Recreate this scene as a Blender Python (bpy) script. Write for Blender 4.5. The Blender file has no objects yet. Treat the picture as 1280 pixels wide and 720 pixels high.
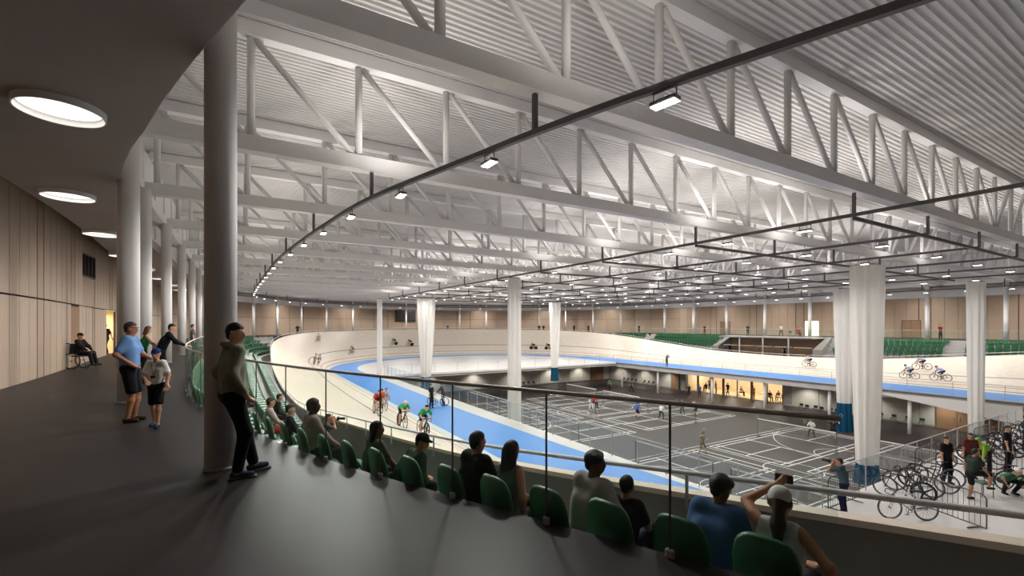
import bpy, math, random
import numpy as np
from mathutils import Vector, Matrix

random.seed(7)
SC = bpy.context.scene
COL = SC.collection
PI = math.pi

# ------------------------------------------------------------------ camera
# world: X runs along the roof trusses, Y along the long axis of the hall, Z=0 concourse floor
YAW = math.atan2(0.511, 0.859)
cam_d = bpy.data.cameras.new('camera')
cam = bpy.data.objects.new('camera', cam_d)
COL.objects.link(cam)
cam.location = (0, 0, 1.7)
cam.rotation_euler = (PI / 2, 0, -YAW)
cam_d.sensor_width = 36
cam_d.lens = 571 / 1280 * 36
cam_d.shift_y = 46 / 1280
cam_d.clip_start = 0.05
cam_d.clip_end = 400
SC.camera = cam

# ------------------------------------------------------------------ world, exposure
w = bpy.data.worlds.new('world'); SC.world = w; w.use_nodes = True
w.node_tree.nodes['Background'].inputs[0].default_value = (0.9, 0.95, 1.0, 1)
w.node_tree.nodes['Background'].inputs[1].default_value = 0.02
SC.view_settings.view_transform = 'Standard'
SC.view_settings.look = 'None'
SC.view_settings.gamma = 1
SC.view_settings.use_curve_mapping = False
SC.view_settings.exposure = 0.14
SC.cycles.use_denoising = True
SC.cycles.adaptive_threshold = 0.025
SC.cycles.max_bounces = 8
SC.cycles.diffuse_bounces = 4
SC.cycles.glossy_bounces = 3
SC.cycles.transmission_bounces = 6
SC.cycles.transparent_max_bounces = 20
SC.cycles.sample_clamp_indirect = 6.0
SC.cycles.caustics_reflective = False
SC.cycles.caustics_refractive = False
P_TRACK = 1100      # watts of each working floodlight
P_GRID = 650
P_UP = 350
P_SKY = 4         # round ceiling lights of the concourse

# ------------------------------------------------------------------ materials
def lin(c):
    out = []
    for v in c[:3]:
        v /= 255.0
        out.append(v / 12.92 if v <= 0.04045 else ((v + 0.055) / 1.055) ** 2.4)
    return (*out, 1.0)

MATS = {}
def mat(name, col, rough=0.6, metal=0.0, spec=0.5, var=0.0, scale=4.0, bump=0.0, bscale=60.0, emit=0.0, stretch=None):
    """procedural principled material, optional noise colour variation and fine bump"""
    if name in MATS: return MATS[name]
    m = bpy.data.materials.new(name); m.use_nodes = True
    nt = m.node_tree; b = nt.nodes['Principled BSDF']
    c = lin(col)
    b.inputs['Base Color'].default_value = c
    b.inputs['Roughness'].default_value = rough
    b.inputs['Metallic'].default_value = metal
    b.inputs['Specular IOR Level'].default_value = spec
    m.diffuse_color = c
    if var or bump:
        tc = nt.nodes.new('ShaderNodeTexCoord'); mp = nt.nodes.new('ShaderNodeMapping')
        nt.links.new(tc.outputs['Object'], mp.inputs['Vector'])
        if stretch: mp.inputs['Scale'].default_value = stretch
    if var:
        n = nt.nodes.new('ShaderNodeTexNoise'); n.inputs['Scale'].default_value = scale; n.inputs['Detail'].default_value = 4
        nt.links.new(mp.outputs[0], n.inputs['Vector'])
        r = nt.nodes.new('ShaderNodeValToRGB')
        r.color_ramp.elements[0].position = 0.3; r.color_ramp.elements[1].position = 0.7
        r.color_ramp.elements[0].color = (*[x * (1 - var) for x in c[:3]], 1)
        r.color_ramp.elements[1].color = (*[min(1, x * (1 + var)) for x in c[:3]], 1)
        nt.links.new(n.outputs[0], r.inputs[0]); nt.links.new(r.outputs[0], b.inputs['Base Color'])
    if bump:
        n2 = nt.nodes.new('ShaderNodeTexNoise'); n2.inputs['Scale'].default_value = bscale
        nt.links.new(mp.outputs[0], n2.inputs['Vector'])
        bp = nt.nodes.new('ShaderNodeBump'); bp.inputs['Strength'].default_value = bump; bp.inputs['Distance'].default_value = 0.01
        nt.links.new(n2.outputs[0], bp.inputs['Height']); nt.links.new(bp.outputs[0], b.inputs['Normal'])
    if emit:
        b.inputs['Emission Color'].default_value = c
        b.inputs['Emission Strength'].default_value = emit
    MATS[name] = m
    return m

def glassmat(name, tint, refl=0.08, op=0.06):
    m = bpy.data.materials.new(name); m.use_nodes = True
    nt = m.node_tree; nt.nodes.clear()
    o = nt.nodes.new('ShaderNodeOutputMaterial')
    tr = nt.nodes.new('ShaderNodeBsdfTransparent'); tr.inputs[0].default_value = (*tint, 1)
    gl = nt.nodes.new('ShaderNodeBsdfGlossy'); gl.inputs['Roughness'].default_value = 0.02
    df = nt.nodes.new('ShaderNodeBsdfDiffuse'); df.inputs[0].default_value = (tint[0] * .6, tint[1] * .7, tint[2] * .6, 1)
    lw = nt.nodes.new('ShaderNodeLayerWeight'); lw.inputs[0].default_value = 0.5
    pw = nt.nodes.new('ShaderNodeMath'); pw.operation = 'POWER'; pw.inputs[1].default_value = 4.0
    ml = nt.nodes.new('ShaderNodeMath'); ml.operation = 'MULTIPLY_ADD'; ml.inputs[1].default_value = 0.22; ml.inputs[2].default_value = refl * .25
    mx = nt.nodes.new('ShaderNodeMixShader'); mx2 = nt.nodes.new('ShaderNodeMixShader'); mx2.inputs[0].default_value = op
    nt.links.new(lw.outputs['Facing'], pw.inputs[0]); nt.links.new(pw.outputs[0], ml.inputs[0]); nt.links.new(ml.outputs[0], mx.inputs[0])
    nt.links.new(tr.outputs[0], mx.inputs[1]); nt.links.new(gl.outputs[0], mx.inputs[2])
    nt.links.new(mx.outputs[0], mx2.inputs[1]); nt.links.new(df.outputs[0], mx2.inputs[2])
    nt.links.new(mx2.outputs[0], o.inputs[0])
    MATS[name] = m
    return m

def sheermat(name, col, through=0.35):
    """net curtain: diffuse plus translucent plus a little see-through"""
    m = bpy.data.materials.new(name); m.use_nodes = True
    nt = m.node_tree; nt.nodes.clear()
    o = nt.nodes.new('ShaderNodeOutputMaterial')
    c = lin(col)
    df = nt.nodes.new('ShaderNodeBsdfDiffuse'); df.inputs[0].default_value = c
    tl = nt.nodes.new('ShaderNodeBsdfTranslucent'); tl.inputs[0].default_value = c
    tr = nt.nodes.new('ShaderNodeBsdfTransparent')
    a = nt.nodes.new('ShaderNodeMixShader'); a.inputs[0].default_value = 0.35
    b = nt.nodes.new('ShaderNodeMixShader'); b.inputs[0].default_value = through
    nt.links.new(df.outputs[0], a.inputs[1]); nt.links.new(tl.outputs[0], a.inputs[2])
    nt.links.new(a.outputs[0], b.inputs[1]); nt.links.new(tr.outputs[0], b.inputs[2])
    nt.links.new(b.outputs[0], o.inputs[0])
    MATS[name] = m
    return m

M_STEEL = mat('white_painted_steel', (230, 227, 225), 0.7, var=0.03, scale=1.5, spec=0.2)
M_DECK = mat('white_metal_deck', (216, 213, 210), 0.85, var=0.03, scale=0.6, spec=0.1)
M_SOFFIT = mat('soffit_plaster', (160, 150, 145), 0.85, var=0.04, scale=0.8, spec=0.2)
M_FLOOR = mat('polished_dark_floor', (51, 46, 45), 0.44, var=0.10, scale=0.9, bump=0.02, bscale=9, spec=0.14)
M_PANEL = mat('birch_acoustic_panel', (182, 159, 138), 0.6, var=0.07, scale=3, stretch=(6, 6, 0.5))
M_PANEL2 = mat('birch_acoustic_panel_pale', (191, 170, 149), 0.6, var=0.06, scale=3, stretch=(6, 6, 0.5))
M_BACK = mat('dark_panel_joint', (70, 58, 50), 0.8)
M_TRACK = mat('pine_track_boards', (243, 231, 212), 0.5, var=0.05, scale=2.2, stretch=(1, 1, 1), bump=0.02, bscale=30)
M_BLUE = mat('blue_apron_paint', (78, 150, 230), 0.5, var=0.03, scale=1)
M_PLAT = mat('white_platform_floor', (214, 211, 208), 0.4, var=0.04, scale=0.7)
M_GREYW = mat('grey_concrete', (172, 170, 168), 0.8, var=0.06, scale=1.2)
M_FASC = mat('grey_track_fascia', (140, 140, 132), 0.7, var=0.05, scale=1.5)
M_PIT = mat('charcoal_sports_floor', (64, 57, 56), 0.5, var=0.08, scale=0.5, bump=0.02, bscale=20, spec=0.25)
M_LINE = mat('white_court_line', (235, 232, 228), 0.5)
M_DARK = mat('dark_grey_metal', (92, 88, 86), 0.5)
M_RAIL = mat('brushed_steel_rail', (182, 178, 174), 0.4, metal=0.2, var=0.05, scale=20)
M_BLACK = mat('black_rubber', (26, 25, 26), 0.6, var=0.1, scale=30)
M_GREEN = mat('green_seat_plastic', (32, 98, 60), 0.42, var=0.06, scale=12, bump=0.02)
M_LAMP = mat('lamp_face', (255, 250, 242), 0.5, emit=9.0)
M_SKYL = mat('ceiling_light_diffuser', (255, 252, 248), 0.5, emit=1.5)
M_HAND = mat('dark_bronze_handrail', (205, 198, 192), 0.5)
M_WHITE = mat('white_paint', (232, 230, 227), 0.5, var=0.02, scale=3)
M_BROWN = mat('brown_timber', (150, 118, 88), 0.6, var=0.1, scale=6, stretch=(6, 6, 0.6))
M_GLASS = glassmat('balustrade_glass', (0.94, 0.97, 0.955), op=0.02)
M_GLASS2 = glassmat('clear_glass', (0.975, 0.985, 0.985), op=0.004)
M_SHEER = sheermat('white_net_curtain', (240, 238, 234), 0.16)
M_SHEERB = sheermat('blue_curtain_hem', (36, 92, 122), 0.05)

# ------------------------------------------------------------------ mesh helpers
def tag(o, label=None, cat=None, group=None, kind=None):
    if label: o['label'] = label
    if cat: o['category'] = cat
    if group: o['group'] = group
    if kind: o['kind'] = kind
    return o

def mk(name, verts, faces, m=None, parent=None, smooth=False, mats=None, midx=None):
    me = bpy.data.meshes.new(name)
    me.from_pydata([tuple(map(float, v)) for v in verts], [], [tuple(map(int, f)) for f in faces])
    for x in (mats or ([m] if m else [])): me.materials.append(x)
    if midx is not None: me.polygons.foreach_set('material_index', midx)
    if smooth: me.polygons.foreach_set('use_smooth', [True] * len(me.polygons))
    me.update()
    return link(name, me, parent)

def link(name, me, parent=None, loc=None, rot=None):
    o = bpy.data.objects.new(name, me); COL.objects.link(o)
    if parent is not None: o.parent = parent
    if loc is not None: o.location = loc
    if rot is not None: o.rotation_euler = rot
    return o

def empty(name, loc=(0, 0, 0), rz=0.0):
    o = bpy.data.objects.new(name, None); COL.objects.link(o)
    o.location = loc; o.rotation_euler = (0, 0, rz); o.empty_display_size = 0.1
    return o

class MB:
    """collects boxes, tubes and strips into one mesh"""
    def __init__(s): s.v = []; s.f = []; s.mi = []
    def add(s, vs, fs, mi=0):
        n = len(s.v); s.v += [tuple(v) for v in vs]; s.f += [tuple(i + n for i in f) for f in fs]; s.mi += [mi] * len(fs)
        return s
    def box(s, c, d, rz=0.0, mi=0, bev=0.0):
        hx, hy, hz = d[0] / 2, d[1] / 2, d[2] / 2
        cr, sr = math.cos(rz), math.sin(rz)
        if bev <= 0:
            P = [(x, y, z) for z in (-hz, hz) for x, y in ((-hx, -hy), (hx, -hy), (hx, hy), (-hx, hy))]
            F = [(3, 2, 1, 0), (4, 5, 6, 7), (0, 1, 5, 4), (1, 2, 6, 5), (2, 3, 7, 6), (3, 0, 4, 7)]
        else:
            P = []; b = min(bev, hx * .9, hy * .9, hz * .9)
            for z, i in ((-hz, b), (-hz + b, 0), (hz - b, 0), (hz, b)):
                for x, y in ((-hx + b, -hy + i), (hx - b, -hy + i), (hx - i, -hy + b), (hx - i, hy - b), (hx - b, hy - i), (-hx + b, hy - i), (-hx + i, hy - b), (-hx + i, -hy + b)):
                    P.append((x, y, z))
            F = [tuple(range(7, -1, -1)), tuple(range(24, 32))]
            for l in range(3):
                for k in range(8): F.append((l * 8 + k, l * 8 + (k + 1) % 8, l * 8 + 8 + (k + 1) % 8, l * 8 + 8 + k))
        return s.add([(c[0] + x * cr - y * sr, c[1] + x * sr + y * cr, c[2] + z) for x, y, z in P], F, mi)
    def tube(s, pts, r, n=8, mi=0, closed=False, cap=True):
        pts = [Vector(p) for p in pts]; m = len(pts)
        rs = r if isinstance(r, (list, tuple)) else [r] * m
        rings = []; up0 = None
        for i, p in enumerate(pts):
            if closed: t = pts[(i + 1) % m] - pts[i - 1]
            else: t = pts[min(i + 1, m - 1)] - pts[max(i - 1, 0)]
            t.normalize()
            ref = up0 if up0 is not None else (Vector((0, 0, 1)) if abs(t.z) < 0.9 else Vector((1, 0, 0)))
            x = ref.cross(t)
            if x.length < 1e-4: x = Vector((0, 1, 0)).cross(t)
            x.normalize(); y = t.cross(x); up0 = y
            rings.append([p + (x * math.cos(2 * PI * k / n) + y * math.sin(2 * PI * k / n)) * rs[i] for k in range(n)])
        F = []
        for i in range(m if closed else m - 1):
            a = i * n; b = ((i + 1) % m) * n
            for k in range(n): F.append((a + k, a + (k + 1) % n, b + (k + 1) % n, b + k))
        if cap and not closed: F += [tuple(range(n - 1, -1, -1)), tuple(range((m - 1) * n, m * n))]
        return s.add([v for r_ in rings for v in r_], F, mi)
    def lathe(s, prof, n=16, c=(0, 0, 0), mi=0):
        P = []
        for r, z in prof:
            for k in range(n): P.append((c[0] + r * math.cos(2 * PI * k / n), c[1] + r * math.sin(2 * PI * k / n), c[2] + z))
        F = []
        for i in range(len(prof) - 1):
            for k in range(n): F.append((i * n + k, i * n + (k + 1) % n, (i + 1) * n + (k + 1) % n, (i + 1) * n + k))
        F += [tuple(range(n - 1, -1, -1)), tuple(range((len(prof) - 1) * n, len(prof) * n))]
        return s.add(P, F, mi)
    def prism(s, poly, z0, z1, mi=0):
        n = len(poly)
        P = [(x, y, z0) for x, y in poly] + [(x, y, z1) for x, y in poly]
        F = [tuple(range(n - 1, -1, -1)), tuple(range(n, 2 * n))] + [(k, (k + 1) % n, n + (k + 1) % n, n + k) for k in range(n)]
        return s.add(P, F, mi)
    def mesh(s, name, mats, smooth=False):
        me = bpy.data.meshes.new(name); me.from_pydata(s.v, [], s.f)
        for x in (mats if isinstance(mats, (list, tuple)) else [mats]): me.materials.append(x)
        if len(set(s.mi)) > 1: me.polygons.foreach_set('material_index', s.mi)
        if smooth: me.polygons.foreach_set('use_smooth', [True] * len(me.polygons))
        me.update(); return me
    def build(s, name, mats, parent=None, smooth=False, loc=None, rot=None):
        return link(name, s.mesh(name, mats, smooth), parent, loc, rot)

ORD = ['first', 'second', 'third', 'fourth', 'fifth', 'sixth', 'seventh', 'eighth', 'ninth', 'tenth', 'eleventh', 'twelfth',
       'thirteenth', 'fourteenth', 'fifteenth', 'sixteenth', 'seventeenth', 'eighteenth', 'nineteenth', 'twentieth'] + ['%d%s' % (i, {1: 'st', 2: 'nd', 3: 'rd'}.get(i % 10, 'th')) for i in range(21, 140)]

# ------------------------------------------------------------------ plan of the hall: a stadium curve with offsets
CX, B0, B1, R0 = 33.0, 9.5, 60.0, 23.5
LS, LB = B1 - B0, PI * R0
LT = 2 * LS + 2 * LB
def frame(s):
    """point on the long axis and outward normal; s=0 at the near end of the left straight, growing clockwise"""
    s %= LT
    if s < LS: return (CX, B0 + s), (-1.0, 0.0)
    s -= LS
    if s < LB:
        t = PI - s / R0; return (CX, B1), (math.cos(t), math.sin(t))
    s -= LB
    if s < LS: return (CX, B1 - s), (1.0, 0.0)
    s -= LS
    t = -s / R0
    return (CX, B0), (math.cos(t), math.sin(t))
def pt(s, off, z=0.0):
    c, n = frame(s); return (c[0] + n[0] * off, c[1] + n[1] * off, z)
def profile(tab):
    ss = np.array([t[0] for t in tab], float); vv = np.array([t[1] for t in tab], float)
    g = np.arange(0, LT, 0.25)
    y = np.interp(g, ss % LT, vv, period=LT) if True else None
    k = 9; y = np.convolve(np.concatenate([y[-k:], y, y[:k]]), np.ones(2 * k + 1) / (2 * k + 1), 'valid')
    return lambda s: float(np.interp(s % LT, g, y, period=LT))
E_ = profile([(-7, 30.6), (-5.95, 30.8), (-3.65, 31.8), (-1.5, 32.6), (1.8, 33.8), (6, 34.3), (12, 34.5), (50, 34.5), (60, 33), (66, 32), (110, 32), (118, 33.4), (124, 34.5), (172, 34.5), (180, 33), (186, 31), (230, 30.6)])
K_ = profile([(-9, 31.7), (-6, 31.9), (-2.2, 32.9), (-1.07, 33.5), (.7, 34.3), (2.9, 35), (6.1, 35.7), (12, 36), (50, 36), (64, 34.6), (110, 34.6), (122, 36.5), (172, 36.5), (184, 33), (230, 31.7)])
SO_ = profile([(-9, 32.5), (-6, 32.6), (-4.5, 32.8), (-3.18, 33.1), (-2.23, 33.49), (-1.03, 34.0), (.29, 34.55), (2.75, 35.17), (6, 35.7), (10, 36.1), (50, 36.2), (64, 34.8), (110, 34.8), (122, 36.7), (172, 36.7), (184, 33), (230, 32.5)])
ZS_ = profile([(-12, 4.85), (42, 4.85), (60, 5.75), (178, 5.75), (200, 5.2), (230, 4.85)])
W_ = profile([(-12, 38.4), (8, 38.4), (12, 38.6), (23, 39.4), (50, 39.6), (66, 39.4), (112, 39.4), (126, 42), (172, 42), (188, 38.4)])
RL_ = profile([(-6.4, 27.2), (-4, 27.6), (-1, 28.3), (4.4, 29.8), (12, 30.6), (20, 31.2), (39, 31.6), (60, 31.7), (112, 31.7), (124, 31.7), (175, 31), (184, 27.2)])
ZI = -4.2            # inner edge of the track
TW = 7.1             # width of the sloped boards
_BD = [0, 10, 15, 25.25, 28.9, 32, 40, LS / 2 + LB / 2]
_BB = [13, 15, 18.9, 28.4, 33.0, 37.0, 42.0, 46]
def bank(s):
    s %= LT
    d = min(abs(s - LS / 2), abs(s - (LS + LB + LS / 2)), abs(s - LT - LS / 2))
    return math.radians(float(np.interp(d, _BD, _BB)))
BK_ = profile([(i * 1.0, bank(i * 1.0)) for i in range(int(LT))])
def trk(s, v):
    b = BK_(s); return pt(s, R0 + v * math.cos(b), ZI + v * math.sin(b))
def rout(s): return R0 + TW * math.cos(BK_(s))
def zout(s): return ZI + TW * math.sin(BK_(s))
def srange(s0, s1, st=1.0):
    n = max(2, int(round((s1 - s0) / st)) + 1)
    return [s0 + (s1 - s0) * i / (n - 1) for i in range(n)]
def ribbon(name, s0, s1, prof, m, parent=None, st=1.0, closed=False, smooth=False, mats=None, pm=None, loop=False):
    """sweep a cross-section (list of functions s -> xyz) along the stadium"""
    S = srange(s0, s1, st); k = len(prof)
    if closed: S = S[:-1]
    V = [f(s) for s in S for f in prof]; F = []; MI = []
    n = len(S)
    for i in range(n if closed else n - 1):
        a = i * k; b = ((i + 1) % n) * k
        for j in range(k if loop else k - 1):
            j2 = (j + 1) % k
            F.append((a + j, b + j, b + j2, a + j2)); MI.append(pm[j] if pm else 0)
    if loop and not closed: F += [tuple(range(k)), tuple(range((n - 1) * k + k - 1, (n - 1) * k - 1, -1))]
    return mk(name, V, F, m, parent, smooth, mats, MI if pm else None)
def off(fn, z, d=0.0):
    zf = z if callable(z) else (lambda s: z)
    of = fn if callable(fn) else (lambda s: fn)
    return lambda s: pt(s, of(s) + d, zf(s))
def ang(s):
    c, n = frame(s); return math.atan2(n[1], n[0])
# ================================================================== THE SETTING
ZS = 5.9     # concourse soffit
ZC = 6.2     # underside of the truss bottom chord
ZD = 9.6     # roof deck
ZF = -8.1    # sunken sports floor
ZR = 5.45    # lighting rails
PA0, PA1, PB0, PB1 = 14.55, 51.0, 7.7, 53.5    # opening above the sports floor
TR_B = [7.43 + 6.3 * n for n in range(15)]

# concourse floor ring
o = ribbon('floor', 0, LT, [off(E_, -0.42), off(E_, 0.0), off(W_, 0.0, 0.5)], M_FLOOR, closed=True)
tag(o, kind='structure')
# concourse soffit: thick edge towards the hall, open cove towards the wall
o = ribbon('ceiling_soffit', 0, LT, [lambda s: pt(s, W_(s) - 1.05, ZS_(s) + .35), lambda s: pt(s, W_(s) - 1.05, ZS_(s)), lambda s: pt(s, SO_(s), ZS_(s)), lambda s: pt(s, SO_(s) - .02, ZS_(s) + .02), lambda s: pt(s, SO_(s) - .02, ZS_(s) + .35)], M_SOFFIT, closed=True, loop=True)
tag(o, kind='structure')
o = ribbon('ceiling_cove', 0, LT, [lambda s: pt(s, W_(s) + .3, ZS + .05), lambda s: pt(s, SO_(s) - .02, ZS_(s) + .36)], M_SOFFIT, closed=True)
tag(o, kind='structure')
# ring beam on the column heads and white drum wall up to the roof
o = ribbon('trim_ring_beam', 0, LT, [off(K_, ZC, -.1), off(K_, ZC + .42, -.1), off(K_, ZC + .42, .25), off(K_, ZC, .25)], M_STEEL, closed=True, loop=True)
tag(o, kind='structure')
o = ribbon('wall_upper', 0, LT, [off(K_, 4.9, 0.7), off(K_, ZD, 0.7)], M_STEEL, closed=True)
tag(o, kind='structure')
for i, s in enumerate(srange(-3, LT - 12, 3.15)):     # cladding seams of the drum wall
    if 40 < s < 140 and i % 2: continue
    c = pt(s, K_(s) + 0.64, (ZS + ZD) / 2)
    m_ = MB().box((0, 0, 0), (0.06, 0.05, ZD - ZS)).build('seam_rib', M_STEEL, o, loc=c, rot=(0, 0, ang(s)))

# roof deck: trapezoidal ribs parallel to the trusses, one sheet per bay
def deck_bay(b0, b1, par):
    pitch = 0.21; n = int(round((b1 - b0) / pitch)); p = (b1 - b0) / n
    a0, a1 = -12.0, 80.0
    V = []; F = []
    for i in range(n):
        y = b0 + i * p
        for yy, zz in ((y, ZD), (y + p * .42, ZD), (y + p * .52, ZD + .085), (y + p * .90, ZD + .085)):
            V += [(a0, yy, zz), (a1, yy, zz)]
    V += [(a0, b1, ZD), (a1, b1, ZD)]
    m = len(V) // 2
    for i in range(m - 1): F.append((2 * i, 2 * i + 1, 2 * i + 3, 2 * i + 2))
    mk('deck_sheet', V, F, M_DECK, par)
ceil = tag(MB().box((34, 42, ZD + 0.35), (100, 134, 0.3)).build('ceiling', M_DECK), kind='structure')
edges = [-24, -18, -12, -5.2, 1.13] + TR_B + [102.5, 108]
for b0, b1 in zip(edges[:-1], edges[1:]): deck_bay(b0, b1, ceil)

# perimeter walls of the concourse: dark backing with birch panels set proud
def wall(name, s0, s1, tiers, width, st=1.0, hole=None, door=None):
    o = ribbon(name, s0, door[0] if door else s1, [off(W_, -0.3, 0.08), off(W_, ZS + 0.1, 0.08)], M_BACK, st=st)
    if door:
        ribbon('wall_backing', door[0], door[1], [off(W_, door[2], 0.08), off(W_, ZS + 0.1, 0.08)], M_BACK, o, st=st)
        ribbon('wall_backing', door[1], s1, [off(W_, -0.3, 0.08), off(W_, ZS + 0.1, 0.08)], M_BACK, o, st=st)
    tag(o, kind='structure')
    L = s1 - s0
    n = int(round(L / width)); cache = {}
    for i in range(n):
        if i % 6 == 5: gap = 0.15
        else: gap = 0.028
        sa, sb = s0 + L * i / n, s0 + L * (i + 1) / n
        pa, pb = Vector(pt(sa, W_(sa))), Vector(pt(sb, W_(sb)))
        d = pb - pa; wdt = d.length - gap; c = (pa + pb) / 2
        for (z0, z1) in tiers:
            if hole and any(h0 < (sa + sb) / 2 < h1 and z0 < hz1 and z1 > hz0 for h0, h1, hz0, hz1 in hole): continue
            key = (round(wdt, 2), z0, z1)
            if key not in cache:
                cache[key] = MB().box((0, 0, (z0 + z1) / 2), (key[0], 0.05, z1 - z0 - 0.02)).mesh('panel', M_PANEL if (i * 7) % 3 else M_PANEL2)
            link('panel', cache[key], o, (c.x, c.y, 0), (0, 0, math.atan2(d.y, d.x)))
    return o
wl = wall('wall_left', 2.0, 50.0, [(0.0, 2.52), (2.55, ZS)], 0.7742, hole=[(23.68, 26.0, 0, 2.4), (15.16, 16.71, 0, 2.4), (17.48, 19.8, 3.0, 5.0)], door=(23.68, 26.0, 2.52))
wf = wall('wall_far', 50.0, 124.0, [(0.0, 2.9), (2.92, ZS)], 1.9)
wr = wall('wall_right', 124.0, 182.0, [(0.0, ZS)], 1.25)
wn = ribbon('wall_near', 182.0, LT + 2.0, [off(W_, -0.3, 0.02), off(W_, ZS + 0.1, 0.02)], M_PANEL, st=2.0); tag(wn, kind='structure')

# banked track
NV = 7
o = ribbon('cycling_track', 0, LT, [(lambda s, v=TW * j / NV: trk(s, v)) for j in range(NV + 1)], M_TRACK, st=0.8, closed=True, smooth=True)
tag(o, 'cream pine banked cycling track looping round the whole hall', 'track')
track = o
def tstrip(name, v0, v1, m, dz=0.006):
    def f(v):
        def g(s):
            b = BK_(s); p = trk(s, v); c, n = frame(s)
            return (p[0] - n[0] * math.sin(b) * dz, p[1] - n[1] * math.sin(b) * dz, p[2] + math.cos(b) * dz)
        return g
    return ribbon(name, 0, LT, [f(v0), f(v1)], m, track, st=0.8, closed=True)
tstrip('measurement_line', 0.22, 0.29, mat('black_track_line', (45, 42, 44), 0.5))
tstrip('sprinters_line', 0.88, 0.95, mat('red_track_line', (196, 62, 50), 0.5))
tstrip('stayers_line', 2.55, 2.64, mat('navy_track_line', (62, 66, 110), 0.5))
ribbon('edge_board', 0, LT, [lambda s: pt(s, rout(s) - 0.02, zout(s) - 0.12), lambda s: pt(s, rout(s) - 0.02, zout(s) + 0.03), lambda s: pt(s, rout(s) + 0.16, zout(s) + 0.03), lambda s: pt(s, rout(s) + 0.16, zout(s) - 0.03)], mat('edge_board_cream', (240, 226, 204), 0.5), track, closed=True)
ribbon('outer_fascia', 0, LT, [lambda s: pt(s, rout(s) + 0.06, zout(s) - 0.02), lambda s: pt(s, rout(s) + 0.06, -4.6)], M_FASC, track, closed=True)

# outer guard rail of the track: one pipe on posts
gr = empty('track_guard_rail'); tag(gr, 'steel pipe guard rail on short posts along the outer track edge', 'railing')
S = srange(0, LT, 1.0)[:-1]
MB().tube([pt(s, rout(s) + 0.22, zout(s) + 0.27) for s in S], 0.028, 8, closed=True).build('rail_pipe', M_WHITE, gr, smooth=True)
pm = MB().box((0, 0, 0.09), (0.02, 0.03, 0.39)).mesh('post', M_RAIL)
for s in srange(-9, -1, 4.0) + srange(1, 62, 2.0) + srange(64, 228, 4.0):
    link('post', pm, gr, pt(s, rout(s) + 0.2, zout(s) - 0.02), (0, 0, ang(s)))

# flat blue apron inside the track
IB_ = profile([(-3, 18.6), (0, 18.7), (8, 19.4), (20, 19.8), (50, 19.8), (110, 19.4), (124, 18.0), (172, 18.0), (182, 19.5), (230, 19.6), (240, 18.7)])
o = ribbon('floor_blue_apron', 0, LT, [off(R0, ZI), off(IB_, ZI)], M_BLUE, closed=True); tag(o, kind='structure')
# pale safety strip between boards and blue
ribbon('pale_strip', 0, LT, [off(R0 - 0.35, ZI + 0.004), off(R0, ZI + 0.004)], mat('pale_blue_strip', (208, 222, 226), 0.5), o, closed=True)
# white platforms at both ends and the strip along the left edge
far_poly = [(PA0, PB1)] + [pt(s, IB_(s))[:2] for s in srange(PB1 - B0, LS + LB + B1 - PB1, 1.5)] + [(PA1, PB1)]
near_poly = [(PA1, PB0)] + [pt(s, IB_(s))[:2] for s in srange(2 * LS + LB + B0 - PB0 - 1.5, LT + PB0 - B0, 1.5)] + [(PA0, PB0)]
for nm, poly in (('floor_far_platform', far_poly), ('floor_near_platform', near_poly)):
    tag(MB().prism(poly, ZI - 0.5, ZI - 0.004).build(nm, M_PLAT), kind='structure')
m_ = MB()
S = srange(PB0 - B0, PB1 - B0, 1.5)
left_poly = [pt(s, IB_(s))[:2] for s in S] + [(PA0, PB1), (PA0, PB0)]
tag(MB().prism(left_poly, ZI - 0.5, ZI - 0.004).build('floor_left_strip', M_PLAT), kind='structure')
# slab under the right straight, its dark lip and the raking white soffit wedge
tag(MB().box((54.3, 31, ZI - 0.36), (6.6, 58, 0.7)).build('trim_slab', M_GREYW), kind='structure')
tag(MB().box((50.95, 31, ZI - 0.12), (0.14, 46, 0.10)).build('trim_lip', M_DARK), kind='structure')
tag(MB().box((33, PB1 - 0.04, ZI - 0.3), (36, 0.1, 0.10)).build('trim_far_lip', M_DARK), kind='structure')
tag(MB().add([(50.9, 20, ZI - .35), (50.9, 2, ZI - .35), (50.9, 2, ZI - 2.9), (53, 20, ZI - .35), (53, 2, ZI - .35), (53, 2, ZI - 2.9)],
    [(0, 2, 1), (3, 4, 5), (0, 3, 5, 2), (0, 1, 4, 3), (1, 2, 5, 4)]).build('trim_ramp_soffit', M_PLAT), kind='structure')

# sunken sports floor, its walls
tag(mk('floor_sports', [(13, 6, ZF), (58, 6, ZF), (58, 63, ZF), (13, 63, ZF)], [(0, 1, 2, 3)], M_PIT), kind='structure')
pit = bpy.data.objects['floor_sports']
tag(MB().box((13.9, 34, (ZF + ZI) / 2 - .3), (0.3, 58, ZI - ZF - .6)).build('wall_pit_left', M_GREYW), kind='structure')
tag(MB().box((34, PB0 - 0.4, (ZF + ZI) / 2 - .3), (40, 0.3, ZI - ZF - .6)).build('wall_pit_near', M_GREYW), kind='structure')
tag(MB().box((34, 62, (ZF + ZI) / 2 - .3), (46, 0.3, ZI - ZF - .4)).build('wall_pit_far', M_GREYW), kind='structure')
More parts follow.
